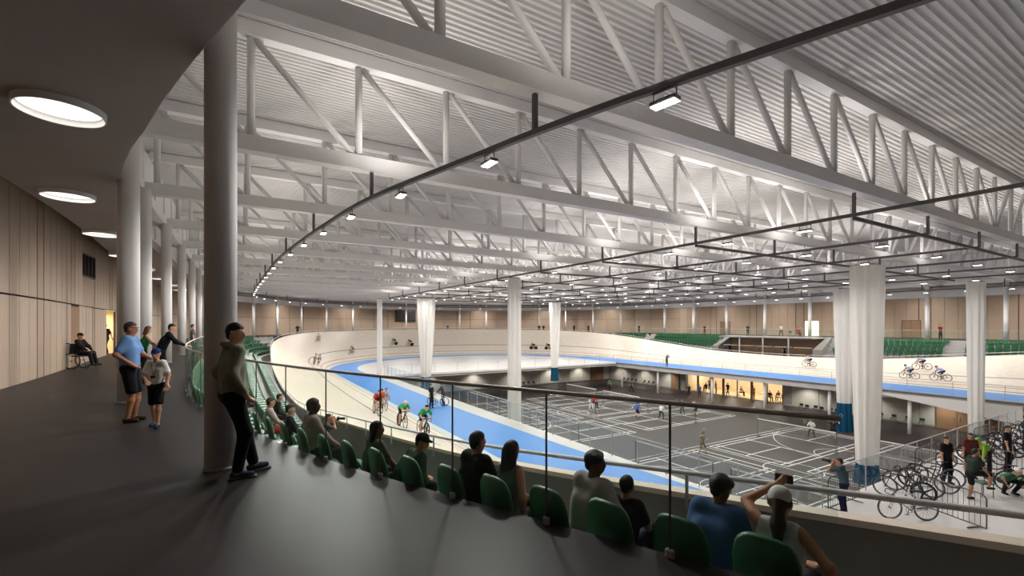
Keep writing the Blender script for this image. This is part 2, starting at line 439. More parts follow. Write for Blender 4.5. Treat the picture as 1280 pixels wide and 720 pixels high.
# right recess wall: pieces around the glazed room
def wbox(nm, b0, b1, z0, z1, a=57.15, t=0.3, m=M_GREYW, par=None):
    return MB().box((a, (b0 + b1) / 2, (z0 + z1) / 2), (t, b1 - b0, z1 - z0)).build(nm, m, par)
WR = empty('wall_pit_right', (0, 0, 0)); tag(WR, kind='structure')
CB0, CB1 = 31.0, 45.2
for b0, b1, z0, z1 in ((2, CB0, ZF, ZI - .6), (CB1, 62, ZF, ZI - .6), (CB0, CB1, -5.0, ZI - .6)):
    wbox('wall_plane', b0, b1, z0, z1, par=WR)
M_WPAN = mat('pale_wall_panel', (206, 202, 192), 0.7, var=0.04, scale=1)
for i in range(20):                                   # large pale wall panels with open joints
    b0 = 3.0 + i * 3.0
    if b0 + 3 > CB0 and b0 < CB1: continue
    wbox('wall_panel', b0 + 0.03, b0 + 2.97, ZF + 0.15, ZI - 0.9, a=56.98, t=0.05, m=M_WPAN, par=WR)
for i in range(14):
    a0 = 15 + i * 3.0
    MB().box((a0 + 1.5, 61.8, (ZF + ZI) / 2 - .4), (2.94, 0.05, ZI - ZF - 1.1)).build('wall_panel', M_WPAN, bpy.data.objects['wall_pit_far'])
# ================================================================== ROOF STRUCTURE, COLUMNS, LIGHTS
def half_span(b, fn, d=0.0):
    """where the drum of offset fn meets the line y=b (left and right X)"""
    lo = hi = None
    best = [1e9, 1e9]; res = [0, 0]
    for s in np.arange(0, LT, 0.2):
        p = pt(s, fn(s) + d)
        k = 0 if p[0] < CX else 1
        if abs(p[1] - b) < best[k]: best[k] = abs(p[1] - b); res[k] = p[0]
    return res
PN = 2.73
vert_me = MB().tube([(0, 0, ZC + .38), (0, 0, ZD - .42)], 0.10, 10).mesh('vertical', M_STEEL, True)
vert_lo = MB().tube([(0, 0, ZC + .38), (0, 0, ZD - .42)], 0.10, 6).mesh('vertical', M_STEEL, True)
dl = MB().tube([(-PN + .12, 0, ZD - .45), (-.13, 0, ZC + .40)], 0.085, 10).mesh('diagonal', M_STEEL, True)
dr = MB().tube([(PN - .12, 0, ZD - .45), (.13, 0, ZC + .40)], 0.085, 10).mesh('diagonal', M_STEEL, True)
dl2 = MB().tube([(-PN + .12, 0, ZD - .45), (-.13, 0, ZC + .40)], 0.085, 6).mesh('diagonal', M_STEEL, True)
dr2 = MB().tube([(PN - .12, 0, ZD - .45), (.13, 0, ZC + .40)], 0.085, 6).mesh('diagonal', M_STEEL, True)
plate = MB().box((0, 0, ZD - .47), (0.34, 0.05, 0.14)).mesh('gusset_plate', M_STEEL)
for i, b in enumerate(TR_B):
    a0, a1 = half_span(b, K_, 0.5)
    if i == 0: a0, a1 = -0.2, 66.2
    if b > 92: a0, a1 = 33 - 13, 33 + 13
    t = empty('roof_truss', (0, b, 0))
    tag(t, 'white steel roof truss, %s from the viewer, spanning the hall' % ORD[i], 'truss', 'roof trusses')
    MB().box(((a0 + a1) / 2, 0, ZC + .2), (a1 - a0, 0.36, 0.40)).build('bottom_chord', M_STEEL, t)
    MB().box(((a0 + a1) / 2, 0, ZD - .22), (a1 - a0, 0.34, 0.38)).build('top_chord', M_STEEL, t)
    for s_ in (a0, a1): MB().box((s_ + (0.02 if s_ == a1 else -0.02), 0, ZC + .2), (0.05, 0.5, 0.5)).build('end_plate', M_STEEL, t)
    near = i < 6
    k0 = math.ceil((a0 + .2 - CX) / PN); k1 = math.floor((a1 - .2 - CX) / PN)
    for k in range(k0, k1 + 1):
        x = CX + k * PN
        link('vertical', vert_me if near else vert_lo, t, (x, 0, 0))
        if i < 3: link('gusset_plate', plate, t, (x + (.12 if k < 0 else -.12), 0, 0))
        if k <= 0 and k > k0: link('diagonal', dl if near else dl2, t, (x, 0, 0))
        if k >= 0 and k < k1: link('diagonal', dr if near else dr2, t, (x, 0, 0))

# round columns of the concourse
def column(x, y, label, r=0.18, z0=0.0, z1=ZC + .02, n=28):
    t = empty('column', (x, y, z0)); tag(t, label, 'column', 'round white columns')
    MB().lathe([(r, 0), (r, z1 - z0)], n).build('shaft', M_STEEL, t, smooth=False)
    sh = t.children[0]
    for p in sh.data.polygons: p.use_smooth = len(p.vertices) == 4
    MB().lathe([(r + .012, 0), (r + .012, .02), (r + .004, .03)], n).build('base_ring', M_GREYW, t)
    return t
cols = [(-1.8, 0.0)]
column(-0.20, 6.45, 'thick white round column right beside the man in the hoodie', 0.168, n=48)
column(-2.12, 13.0, 'white round column behind the man in the blue shirt', 0.20, n=40)
for i in range(6):
    b = 19.3 + 6.3 * i; s = b - B0
    column(CX - K_(s) + 0.15, b, 'white round column, %s beyond the man in blue along the left concourse' % ORD[i], 0.20)
for i, s in enumerate(srange(57, 118, 4.07)):
    p = pt(s, K_(s) - 0.1); column(p[0], p[1], 'white round column, %s from the left along the far curved walkway' % ORD[i], 0.17, n=12)
for i, s in enumerate(srange(124.5, 176, 6.4)):
    p = pt(s, K_(s) - 0.1); column(p[0], p[1], 'white round column, %s from the far end along the right hand concourse' % ORD[i], 0.22, n=12)

# round recessed ceiling lights of the concourse
ring = MB()
n = 40
for r0, z0, r1, z1 in ((0.83, 0.0, 0.82, -0.10), (0.82, -0.10, 0.79, -0.10), (0.79, -0.10, 0.78, 0.0)):
    P = [(r0 * math.cos(2 * PI * k / n), r0 * math.sin(2 * PI * k / n), z0) for k in range(n)] + [(r1 * math.cos(2 * PI * k / n), r1 * math.sin(2 * PI * k / n), z1) for k in range(n)]
    ring.add(P, [(k, n + k, n + (k + 1) % n, (k + 1) % n) for k in range(n)])
ring_me = ring.mesh('trim_ring', M_WHITE, True)
disc_me = MB().lathe([(0.75, 0), (0.75, 0.02)], 40).mesh('diffuser', M_SKYL)
def ceiling_light(x, y, label, lamp=True, power=P_SKY, z=4.85, sc=.61):
    t = empty('ceiling_light', (x, y, z)); t.scale = (sc, sc, 1); tag(t, label, 'ceiling light', 'round concourse ceiling lights')
    link('trim_ring', ring_me, t); link('diffuser', disc_me, t, (0, 0, -0.008))
    if lamp:
        ld = bpy.data.lights.new('ceiling_lamp', 'AREA'); ld.shape = 'DISK'; ld.size = 1.4; ld.energy = power; ld.color = (1, .95, .88)
        lo = bpy.data.objects.new('ceiling_lamp', ld); COL.objects.link(lo); lo.parent = t; lo.location = (0, 0, -0.03)
for i, (a, b) in enumerate([(-2.23, 9.0), (-3.55, 14.87), (-4.05, 20.5), (-4.5, 26.4), (-4.6, 32.3), (-4.6, 38.2), (-4.6, 44.1), (-4.6, 50.0)]):
    ceiling_light(a, b, 'glowing round ceiling light, %s from the viewer above the left concourse' % ORD[i], z=ZS_(b - B0), power=P_SKY * (0.6 if i == 0 else 1))
for i, s in enumerate(srange(60, 180, 4.6)):
    p = pt(s, (SO_(s) + W_(s) - 1.05) / 2)
    ceiling_light(p[0], p[1], 'glowing round ceiling light, %s from the left along the far soffit' % ORD[i], lamp=(i % 2 == 0), power=150, z=ZS_(s), sc=1.0)

# lighting rails
def rail_thing(label, pts, stems, closed=False):
    t = empty('lighting_rail', pts[0]); tag(t, label, 'lighting rail', 'dark lighting rails')
    P0 = Vector(pts[0])
    n = len(pts); V = []; F = []
    for i, p in enumerate(pts):
        q0 = Vector(pts[(i - 1) % n] if closed else pts[max(i - 1, 0)]); q1 = Vector(pts[(i + 1) % n] if closed else pts[min(i + 1, n - 1)])
        d = (q1 - q0); d.z = 0; d.normalize(); nx = Vector((-d.y, d.x, 0)); p = Vector(p) - P0
        for a, z in ((-.05, -.055), (.05, -.055), (.05, .055), (-.05, .055)): V.append(p + nx * a + Vector((0, 0, z)))
    for i in range(n if closed else n - 1):
        a = 4 * i; b = 4 * ((i + 1) % n)
        for k in range(4): F.append((a + k, a + (k + 1) % 4, b + (k + 1) % 4, b + k))
    if not closed: F += [(3, 2, 1, 0), (4 * n - 4, 4 * n - 3, 4 * n - 2, 4 * n - 1)]
    mk('rail', V, F, M_DARK, t)
    for q in stems: link('hanger', STEM, t, Vector(q) - P0)
    return t
STEM = MB().box((0, 0, (ZC - ZR) / 2), (0.09, 0.09, ZC - ZR)).mesh('hanger', M_DARK)

def spot(parent_loc, e, up=False, col=(1, .965, .93)):
    ld = bpy.data.lights.new('floodlight_lamp', 'SPOT'); ld.energy = e; ld.color = col
    ld.spot_size = math.radians(172 if not up else 162); ld.spot_blend = 0.35 if not up else 1.0; ld.shadow_soft_size = 0.3
    return ld
# floodlight fixture
fb = MB().tube([(-.20, 0, -.02), (-.20, 0, -.20)], .012, 4).tube([(.20, 0, -.02), (.20, 0, -.20)], .012, 4).box((0, 0, -.015), (.42, .04, .02))
f_br = fb.mesh('bracket', M_DARK)
f_ho = MB().box((0, 0, -.20), (.46, .20, .07), bev=.02).mesh('housing', M_DARK)
f_le = MB().box((0, 0, -.243), (.42, .17, .012)).mesh('lens', M_LAMP)
f_all = MB().tube([(-.20, 0, -.02), (-.20, 0, -.20)], .012, 3).tube([(.20, 0, -.02), (.20, 0, -.20)], .012, 3).box((0, 0, -.20), (.46, .20, .07)).box((0, 0, -.243), (.42, .17, .012), mi=1).mesh('floodlight', [M_DARK, M_LAMP])
CURT = [(33.0, 12.95), (48.0, 20.6), (48.9, 12.0), (18.3, 30.4)]
def floodlight(x, y, rz, label, group, parts, e=0, tilt=None, e_up=0):
    if parts:
        t = empty('floodlight', (x, y, ZR - .05), rz)
        link('bracket', f_br, t); h = link('housing', f_ho, t); link('lens', f_le, h)
    else:
        t = link('floodlight', f_all, None, (x, y, ZR - .05), (0, 0, rz)); t.scale = (.85, .85, 1)
    tag(t, label, 'floodlight', group)
    if any(math.hypot(x - cx_, y - cy_) < 3.4 for cx_, cy_ in CURT): e = e_up = 0
    if e:
        lo = bpy.data.objects.new('floodlight_lamp', spot(None, e)); COL.objects.link(lo); lo.parent = t; lo.location = (0, 0, -.27)
    if e_up:
        lo = bpy.data.objects.new('floodlight_uplight', spot(None, e_up, True)); COL.objects.link(lo); lo.parent = t; lo.location = (0, 0, .12); lo.rotation_euler = (PI, 0, 0)
# curved outer rail: stems where it passes under a truss
S = srange(-7.5, LS + LB + LS + 8, 0.7)
pts = [pt(s, RL_(s), ZR) for s in S]
stems = []
for p, q in zip(pts[:-1], pts[1:]):
    for b in TR_B:
        if (p[1] - b) * (q[1] - b) <= 0 and p[1] != q[1]:
            f = (b - p[1]) / (q[1] - p[1]); stems.append((p[0] + (q[0] - p[0]) * f, b, ZR))
rail_thing('long dark lighting rail curving above the track, nearest and lowest over the seats', pts, stems)
S = srange(-3.9, LS + LB + LS + 6, 3.25)
for i, s in enumerate(S):
    p = pt(s, RL_(s))
    near = s < 30
    floodlight(p[0], p[1], ang(s) + PI / 2, ('floodlight under the curved rail, %s from the viewer' % ORD[i]) if near else 'small distant floodlight under the curved rail, %s from the viewer' % ORD[i], 'floodlights on the curved rail', near, e=P_TRACK if i % 2 == 1 else 0, e_up=P_UP if min(abs(p[1] - b) for b in TR_B) > 1.5 else 0)
# grid above the sports floor
GA = [18.0, 24.4, 30.7, 36.9, 43.2, 49.4]
for i, a in enumerate(GA):
    b0 = -2.0 if i == 0 else TR_B[0]
    rail_thing('straight lighting rail over the courts, %s from the left, running lengthwise' % ORD[i], [(a, b0, ZR), (a, 64, ZR)], [(a, b, ZR) for b in TR_B if b < 64.5])
    for j, b in enumerate(srange(9.0, 62.5, 3.15)):
        floodlight(a, b, PI / 2, 'floodlight on the %s lengthwise rail over the courts, %s from the viewer' % (ORD[i], ORD[j]), 'floodlights over the courts', b < 20 and a < 30, e=P_GRID if (i + j) % 2 == 1 else 0, e_up=P_UP)
for j, b in enumerate(TR_B[:10]):
    rail_thing('crosswise lighting rail over the courts, %s from the viewer' % ORD[j], [(18, b, ZR - .115), (50.6, b, ZR - .115)], [])

# gathered net curtains hanging from the grid, blue hem at the foot
def curtain(x, y, ztop, zbot, rt, rm, hem, label, seed):
    rnd = random.Random(seed)
    nf = 9; ph = [rnd.uniform(0, 2 * PI) for _ in range(4)]
    n = 72; rows = 16
    def ringat(f, z):
        r = rt * (1 - f) + rm * f; out = []
        for k in range(n):
            a = 2 * PI * k / n
            rr = r * (1 + .11 * math.sin(nf * a + ph[0]) + .07 * math.sin((nf + 4) * a + ph[1] + f) + .04 * math.sin(3 * a + ph[2]))
            out.append((rr * math.cos(a), rr * math.sin(a) * .8, z))
        return out
    t = empty('net_curtain', (x, y, zbot)); tag(t, label, 'curtain', 'gathered dividing curtains')
    H = ztop - zbot
    V = []; F = []
    for i in range(rows + 1):
        f = i / rows; V += ringat(f ** 1.3, H - (H - hem) * f)
    for i in range(rows):
        for k in range(n): F.append((i * n + k, i * n + (k + 1) % n, (i + 1) * n + (k + 1) % n, (i + 1) * n + k))
    mk('net', V, F, M_SHEER, t, True)
    if hem > 0:
        V = []; F = []
        for i in range(5):
            f = i / 4; V += [(vx * (1 + .25 * f), vy * (1 + .25 * f), z) for vx, vy, z in ringat(1.0, hem * (1 - f))]
        for i in range(4):
            for k in range(n): F.append((i * n + k, i * n + (k + 1) % n, (i + 1) * n + (k + 1) % n, (i + 1) * n + k))
        mk('blue_hem', V, F, M_SHEERB, t, True)
    MB().tube([(rt * .8 * math.cos(2 * PI * k / 16), rt * .66 * math.sin(2 * PI * k / 16), H + .04) for k in range(16)], .03, 5, closed=True).build('header_ring', M_DARK, t)
# curtains
curtain(33.0, 12.95, 5.3, -7.95, .93, .60, 1.15, 'widest white net curtain, gathered, blue hem, in front of the right courts', 1)
curtain(48.0, 20.6, 4.95, ZF, .95, .62, 2.6, 'white net curtain with tall teal hem, partly behind the widest curtain', 2)
curtain(48.9, 12.0, 5.0, ZF, .66, .50, 1.4, 'rightmost white net curtain above the bicycle racks', 3)
curtain(18.3, 30.4, 5.3, -7.9, .52, .50, 0.0, 'straight white curtain column left of the courts in mid picture', 4)
curtain(19.4, 53.0, 4.85, -6.3, 1.0, .52, 1.7, 'white curtain narrowing downward beside the dark screen', 5)
curtain(38.6, 53.0, 4.85, -6.3, .80, .46, 1.9, 'slender far white curtain with blue hem behind the badminton nets', 6)
curtain(14.2, 54.6, 4.75, ZI, .28, .27, 0.0, 'thinnest white curtain column standing near the far left bend', 7)

# ================================================================== STANDS AND SEATS
GO = 0.86
def TZ(k): return -(0.72 + 0.45 * (k - 1))
def terrace(name, s0, s1, rows=4):
    prof = [off(E_, -0.02, 0.0)]
    for k in range(1, rows + 1):
        prof += [off(E_, TZ(k), -GO * (k - 1) - .02), off(E_, TZ(k), -GO * k - .02)]
    prof += [off(E_, -2.9, -GO * rows - .02), off(E_, -2.9, -GO * rows - 1.5)]
    return tag(ribbon(name, s0, s1, prof, M_GREYW), kind='structure')
terrace('floor_left_terrace', -16, 62)
terrace('floor_right_terrace_far', LS + LB - 10, LS + LB + B1 - 44.6 - .6)
terrace('floor_right_terrace_near', LS + LB + B1 - 31.0 + .6, 2 * LS + LB + 14)
# seat: pan, shell backrest with rounded top, steel bracket; faces +X locally, origin on the tread
def seat_parts(up=.39):
    N = 14
    prof = []
    for k in range(N + 1):                              # rounded shield outline of the backrest
        a = PI * k / N
        c, s_ = math.cos(a), math.sin(a)
        prof.append((.225 * math.copysign(abs(c) ** .55, c), (.60 if up > .3 else .54) + up * abs(s_) ** .6))
    prof = [(.205, .44)] + prof + [(-.205, .44)]
    back = MB(); n = len(prof)
    def bend(y, z, t): return (-.20 - (z - .44) * .16 + .25 * y * y * 1.4 + t, y, z)
    P = [bend(y, z, 0) for y, z in prof] + [bend(y * .93, .44 + (z - .44) * .96, -.035) for y, z in prof] + [bend(y * .97, .44 + (z - .44) * .98, .022) for y, z in prof]
    back.add(P, [tuple(range(n, 2 * n)), tuple(range(3 * n - 1, 2 * n - 1, -1))] + [(k, (k + 1) % n, n + (k + 1) % n, n + k) for k in range(n)] + [(2 * n + k, 2 * n + (k + 1) % n, (k + 1) % n, k) for k in range(n)])
    pan = MB()
    outl = [(-.21, -.205), (.12, -.215), (.20, -.16), (.215, 0), (.20, .16), (.12, .215), (-.21, .205)]
    m = len(outl)
    pan.add([(x, y, .40) for x, y in outl] + [(x * 1.03, y * 1.03, .445) for x, y in outl] + [(x * .8, y * .8, .425) for x, y in outl],
            [tuple(range(m - 1, -1, -1)), tuple(range(2 * m, 3 * m))] + [(k, (k + 1) % m, m + (k + 1) % m, m + k) for k in range(m)] + [(m + k, m + (k + 1) % m, 2 * m + (k + 1) % m, 2 * m + k) for k in range(m)])
    br = MB().box((-.10, 0, .20), (.05, .10, .40)).box((-.06, 0, .385), (.26, .22, .03)).box((-.215, 0, .47), (.03, .12, .14)).box((-.06, 0, .01), (.2, .14, .02))
    return back, pan, br
_b, _p, _r = seat_parts()
SB, SP, SR = _b.mesh('backrest', M_GREEN, True), _p.mesh('seat_pan', M_GREEN, True), _r.mesh('bracket', M_RAIL)
_b, _p, _r = seat_parts(.27)
one = MB()
for q in (_b, _p): one.add(q.v, q.f)
one.add(_r.v, _r.f, 1)
SEAT1 = one.mesh('stadium_seat', [M_GREEN, M_RAIL])
lite = MB()   # light version for the uncountable far ones
lite.box((-.25, 0, .62), (.05, .44, .38)).box((0, 0, .42), (.40, .42, .05)).box((-.06, 0, .2), (.06, .08, .4))
def seat_pose(s, k):
    r = E_(s) - GO * (k - 1) - .36
    p = pt(s, r, TZ(k)); return p, ang(s) + PI
def seat(s, k, label, group, parts):
    p, rz = seat_pose(s, k)
    if parts:
        t = empty('stadium_seat', p, rz)
        link('backrest', SB, t); link('seat_pan', SP, t); link('bracket', SR, t)
    else: t = link('stadium_seat', SEAT1, None, p, (0, 0, rz))
    return tag(t, label, 'seat', group)
def arc_positions(k, s0, s1, pitch):
    """seat stations at equal spacing along row k"""
    out = []; s = s0
    while s < s1:
        out.append(s)
        r = E_(s) - GO * (k - 1) - .4
        c, n = frame(s)
        straight = (s % LT) < LS or LS + LB < (s % LT) < 2 * LS + LB
        # local stretch of arc length per unit s
        q0, q1 = pt(s, E_(s) - GO * (k - 1) - .4), pt(s + .1, E_(s + .1) - GO * (k - 1) - .4)
        s += pitch * .1 / math.dist(q0, q1)
    return out
NEAR = arc_positions(1, -5.92, 31, 0.56)
for i, s in enumerate(NEAR):
    if s < 8: seat(s, 1, 'dark green plastic seat, %s from the right end of the nearest row' % ORD[i], 'nearest row of green seats', True)
    else: seat(s, 1, 'green plastic seat in the top row of the left stand, %s from the near end' % ORD[i], 'top row seats of the left stand', s < 14)
n_ind = len(NEAR)
stuffL, stuffR = MB(), MB()
def put_lite(mb, s, k):
    p, rz = seat_pose(s, k); c, sn = math.cos(rz), math.sin(rz)
    mb.add([(p[0] + x * c - y * sn, p[1] + x * sn + y * c, p[2] + z) for x, y, z in lite.v], lite.f)
for s in arc_positions(1, 31.3, 58, 0.56): put_lite(stuffL, s, 1)
for k in (2, 3, 4):
    for j, s in enumerate(arc_positions(k, {2: -2.5, 3: -1.0, 4: 2.0}[k], 58, 0.56)):
        if rout(s) + .35 > E_(s) - GO * k + .25: continue
        if s < 33: seat(s, k, 'bright green plastic seat, %s row of the left stand, %s from the near end' % (ORD[k - 1], ORD[j]), '%s row seats of the left stand' % ORD[k - 1], False); n_ind += 1
        else: put_lite(stuffL, s, k)
BX0, BX1 = 31.0, 44.6
def s_right(b): return LS + LB + (B1 - b)
for k in (1, 2, 3, 4):
    for j, s in enumerate(arc_positions(k, LS + LB - 6, 2 * LS + LB + 9, 0.56)):
        b = B1 - (s - LS - LB)
        if BX0 - 1.6 < b < BX1 + 1.6 or 17 < b < 18.8 or 60 < b < 61.5 or rout(s) + .35 > E_(s) - GO * k + .2: continue
        if b < 30 and n_ind < 298: seat(s, k, 'green plastic seat, %s row of the right hand stand, %s from the far end' % (ORD[k - 1], ORD[j]), '%s row seats of the far right stand' % ORD[k - 1], False); n_ind += 1
        else: put_lite(stuffR, s, k)
tag(stuffL.build('distant_seats', M_GREEN), 'distant green seats filling the far end of the left stand', 'seats', kind='stuff')
tag(stuffR.build('distant_seats', M_GREEN), 'distant green seats in the blocks of the right hand stand', 'seats', kind='stuff')

# hospitality box in the right stand
bx = empty('viewing_box', (CX + 34.5, (BX0 + BX1) / 2, -2.9)); tag(bx, 'open viewing box with brown back wall between the green seat blocks', 'viewing box')
hb = (BX1 - BX0) / 2
MB().box((-1.75, 0, 2.82), (3.6, 2 * hb, .18)).build('roof_slab', M_GREYW, bx)
MB().box((-.12, 0, 1.3), (.16, 2 * hb, 2.7)).build('back_wall', M_BROWN, bx)
for sg in (-1, 1):
    MB().add([(-3.65, sg * (hb + 1.1), 1.35), (.0, sg * (hb + .6), 2.95), (.0, sg * (hb + .6), 0), (-3.65, sg * (hb + 1.1), 0), (-3.65, sg * (hb + .0), 1.35), (.0, sg * (hb + .0), 2.95), (.0, sg * (hb + .0), 0), (-3.65, sg * hb, 0)],
             [(0, 1, 2, 3), (7, 6, 5, 4), (0, 4, 5, 1), (1, 5, 6, 2), (0, 3, 7, 4), (2, 6, 7, 3)]).build('raking_side', M_FASC, bx)
for y in (-3.2, 0.4, 4): MB().tube([(-2.6, y, 0), (-2.6, y, 2.75)], .1, 10).build('post', M_STEEL, bx)
for i in range(5):
    y = BX0 + 1.6 + i * 2.6
    t = empty('long_table', (CX + 31.6, y, -2.9)); tag(t, 'long pale table in the viewing box, %s from the right' % ORD[i], 'table', 'tables in the viewing box')
    MB().box((0, 0, 1.52), (.8, 2.0, .05), bev=.01).build('table_top', M_WHITE, t)
    for sx in (-.3, .3):
        for sy in (-.85, .85): MB().tube([(sx, sy, 0), (sx, sy, 1.5)], .025, 6).build('leg', M_DARK, t)

# ================================================================== GLASS BALUSTRADES
def glass_run(label, S, fo, z0, h, step, name='glass_balustrade', rail_r=.024, post=True, clamp=False, rm=None, gl=None, railz=None):
    t = empty(name, pt(S[0], fo(S[0]), z0)); tag(t, label, 'balustrade')
    P0 = Vector(t.location)
    q = [Vector(pt(s, fo(s), z0)) - P0 for s in S]
    MB().tube([p + Vector((0, 0, h)) for p in q], rail_r, 8).build('top_rail', rm or M_HAND, t, smooth=True)
    acc = 0; last = 0; sel = [0]
    for i in range(1, len(q)):
        acc += (q[i] - q[i - 1]).length
        if acc >= step - 1e-3: sel.append(i); acc = 0
    if sel[-1] != len(q) - 1: sel.append(len(q) - 1)
    for i0, i1 in zip(sel[:-1], sel[1:]):
        ids = range(i0, i1 + 1); V = []; n = 0
        d = q[i1] - q[i0]; L = d.length; d.normalize(); nn = Vector((-d.y, d.x, 0)) * .006
        for k in ids:
            p = q[k] + (d * .012 if k == i0 else -d * .012 if k == i1 else Vector())
            for sgn, zz in ((1, .03), (1, h - .02), (-1, h - .02), (-1, .03)): V.append(p + nn * sgn + Vector((0, 0, zz)))
            n += 1
        F = []
        for k in range(n - 1):
            for j in range(4): F.append((4 * k + j, 4 * k + (j + 1) % 4, 4 * k + 4 + (j + 1) % 4, 4 * k + 4 + j))
        F += [(3, 2, 1, 0), (4 * n - 4, 4 * n - 3, 4 * n - 2, 4 * n - 1)]
        mk('glass_panel', V, F, gl or M_GLASS, t)
    if post:
        pmh = MB().box((0, 0, h / 2), (.013, .013, h)).mesh('post', M_DARK)
        cl = MB().box((0, 0, .03), (.035, .07, .07), bev=.01).mesh('clamp', M_RAIL)
        for i in sel[1:]:
            a_ = ang(S[i]); link('post', pmh, t, q[i], (0, 0, a_))
            if clamp: link('clamp', cl, t, q[i], (0, 0, a_))
    return t
glass_run('frameless glass balustrade with dark handrail along the concourse edge above the seats', srange(-6.25, 50, 0.25), lambda s: E_(s) + .05, 0, 1.13, 1.0, clamp=True, rail_r=.018)
glass_run('glass balustrade of the right hand concourse above the far green seats', srange(LS + LB - 4, 2 * LS + LB + 10, 1.0), lambda s: E_(s) + .05, 0, 1.05, 2.0, rail_r=.016, rm=M_RAIL)
M_FRAIL = mat('pale_barrier_rail', (205, 203, 200), 0.4, metal=0.2)
# barriers round the sports floor (straight runs)
def barrier(label, p0, p1, z, h=1.15, step=1.5, kick=0.0):
    p0, p1 = Vector((*p0, z)), Vector((*p1, z)); d = p1 - p0; L = d.length; n = int(round(L / step)); rz = math.atan2(d.y, d.x)
    t = empty('court_barrier', p0, rz); tag(t, label, 'barrier', 'barriers round the sports floor')
    MB().tube([(0, 0, h), (L, 0, h)], .022, 6).build('top_rail', M_FRAIL, t, smooth=True)
    st = L / n
    gm = MB().box((st / 2, 0, h / 2 + .02), (st - .05, .012, h - .08)).mesh('glass_panel', M_GLASS2)
    po = MB().box((0, 0, h / 2), (.03, .03, h)).mesh('post', M_RAIL)
    km = MB().box((st / 2, 0, .1 + kick / 2), (st - .04, .03, kick)).mesh('kick_panel', M_WHITE) if kick else None
    for i in range(n + 1):
        link('post', po, t, (i * st, 0, 0))
        if i < n: link('glass_panel', gm, t, (i * st, 0, 0))
        if i < n and km: link('kick_panel', km, t, (i * st, 0, 0))
barrier('glass barrier on the left edge of the sports floor beside the blue apron', (PA0 - .15, PB0 + .1), (PA0 - .15, PB1 - .2), ZI)
barrier('glass barrier in front of the bicycle racks above the near court end', (PA0 + .1, PB0 - .15), (PA1 - .2, PB0 - .15), ZI, kick=0.0)
barrier('glass barrier along the inner edge of the right hand blue apron', (PA1 + .2, PB0 + .2), (PA1 + .2, PB1), ZI, step=3.0)
barrier('glass barrier at the far end of the sports floor under the white platform', (PA0 + .3, PB1 + .2), (PA1 - .3, PB1 + .2), ZI, step=3.0)

# ================================================================== SPORTS FLOOR
def court(a0, b0, L=13.4, W=6.1):
    m = MB(); w = .09; z = ZF + .006
    def ln(x0, y0, x1, y1):
        m.box((a0 + (x0 + x1) / 2, b0 + (y0 + y1) / 2, z), (abs(x1 - x0) + w, abs(y1 - y0) + w, .006))
    for y in (0, .46, W - .46, W): ln(0, y, L, y)
    for x in (0, .76, L / 2 - 1.98, L / 2 + 1.98, L - .76, L): ln(x, 0, x, W)
    ln(0, W / 2, L / 2 - 1.98, W / 2); ln(L / 2 + 1.98, W / 2, L, W / 2)
    m.build('court_lines', M_LINE, pit)
COURTS = [(a, b) for b in (10.0, 17.4, 30.0, 37.4, 44.8) for a in (17.6, 32.5)]
for a, b in COURTS: court(a, b)
def arc_line(cx, cy, r, a0, a1, m=M_LINE, w=.06):
    n = 28; V = []
    for k in range(n + 1):
        t = a0 + (a1 - a0) * k / n
        V += [(cx + (r - w) * math.cos(t), cy + (r - w) * math.sin(t), ZF + .010), (cx + r * math.cos(t), cy + r * math.sin(t), ZF + .010)]
    mk('court_arc', V, [(2 * k, 2 * k + 1, 2 * k + 3, 2 * k + 2) for k in range(n)], m, pit)
for cy in (16.8, 40.5):                                   # basketball overlay on each half
    for c_, s_ in ((19.5, 1), (44.6, -1)):
        arc_line(c_ + s_ * 1.2, cy, 6.75, -PI / 2 if s_ > 0 else PI / 2, PI / 2 if s_ > 0 else 3 * PI / 2)
        arc_line(c_ + s_ * 5.8, cy, 1.8, 0, 2 * PI)
    arc_line(32.05, cy, 1.8, 0, 2 * PI)
    m = MB()
    for y in (cy - 7.2, cy + 7.2): m.box((32.05, y, ZF + .012), (27, .06, .004))
    for x in (18.55, 32.05, 45.55): m.box((x, cy, ZF + .012), (.06, 14.4, .004))
    m.build('court_lines', M_LINE, pit)
def netmat():
    m = sheermat('badminton_net', (150, 146, 142), 0.84); return m
M_NET = netmat()
for i, (a, b) in enumerate(COURTS):
    t = empty('badminton_net', (a + 6.7, b + 3.05, ZF)); r_, c_ = divmod(i, 2)
    tag(t, 'badminton net in the %s row of courts from the viewer, %s side' % (ORD[r_], ('left', 'right')[c_]), 'net', 'badminton nets')
    for y in (-3.1, 3.1):
        MB().tube([(0, y, 0), (0, y, 1.56)], .03, 8).build('post', M_DARK, t)
        MB().box((0, y, .03), (.45, .3, .06), bev=.01).build('post_base', M_DARK, t)
    MB().box((0, 0, 1.15), (.01, 6.15, .74)).build('net', M_NET, t)
    MB().box((0, 0, 1.53), (.02, 6.16, .075)).build('top_tape', M_LINE, t)

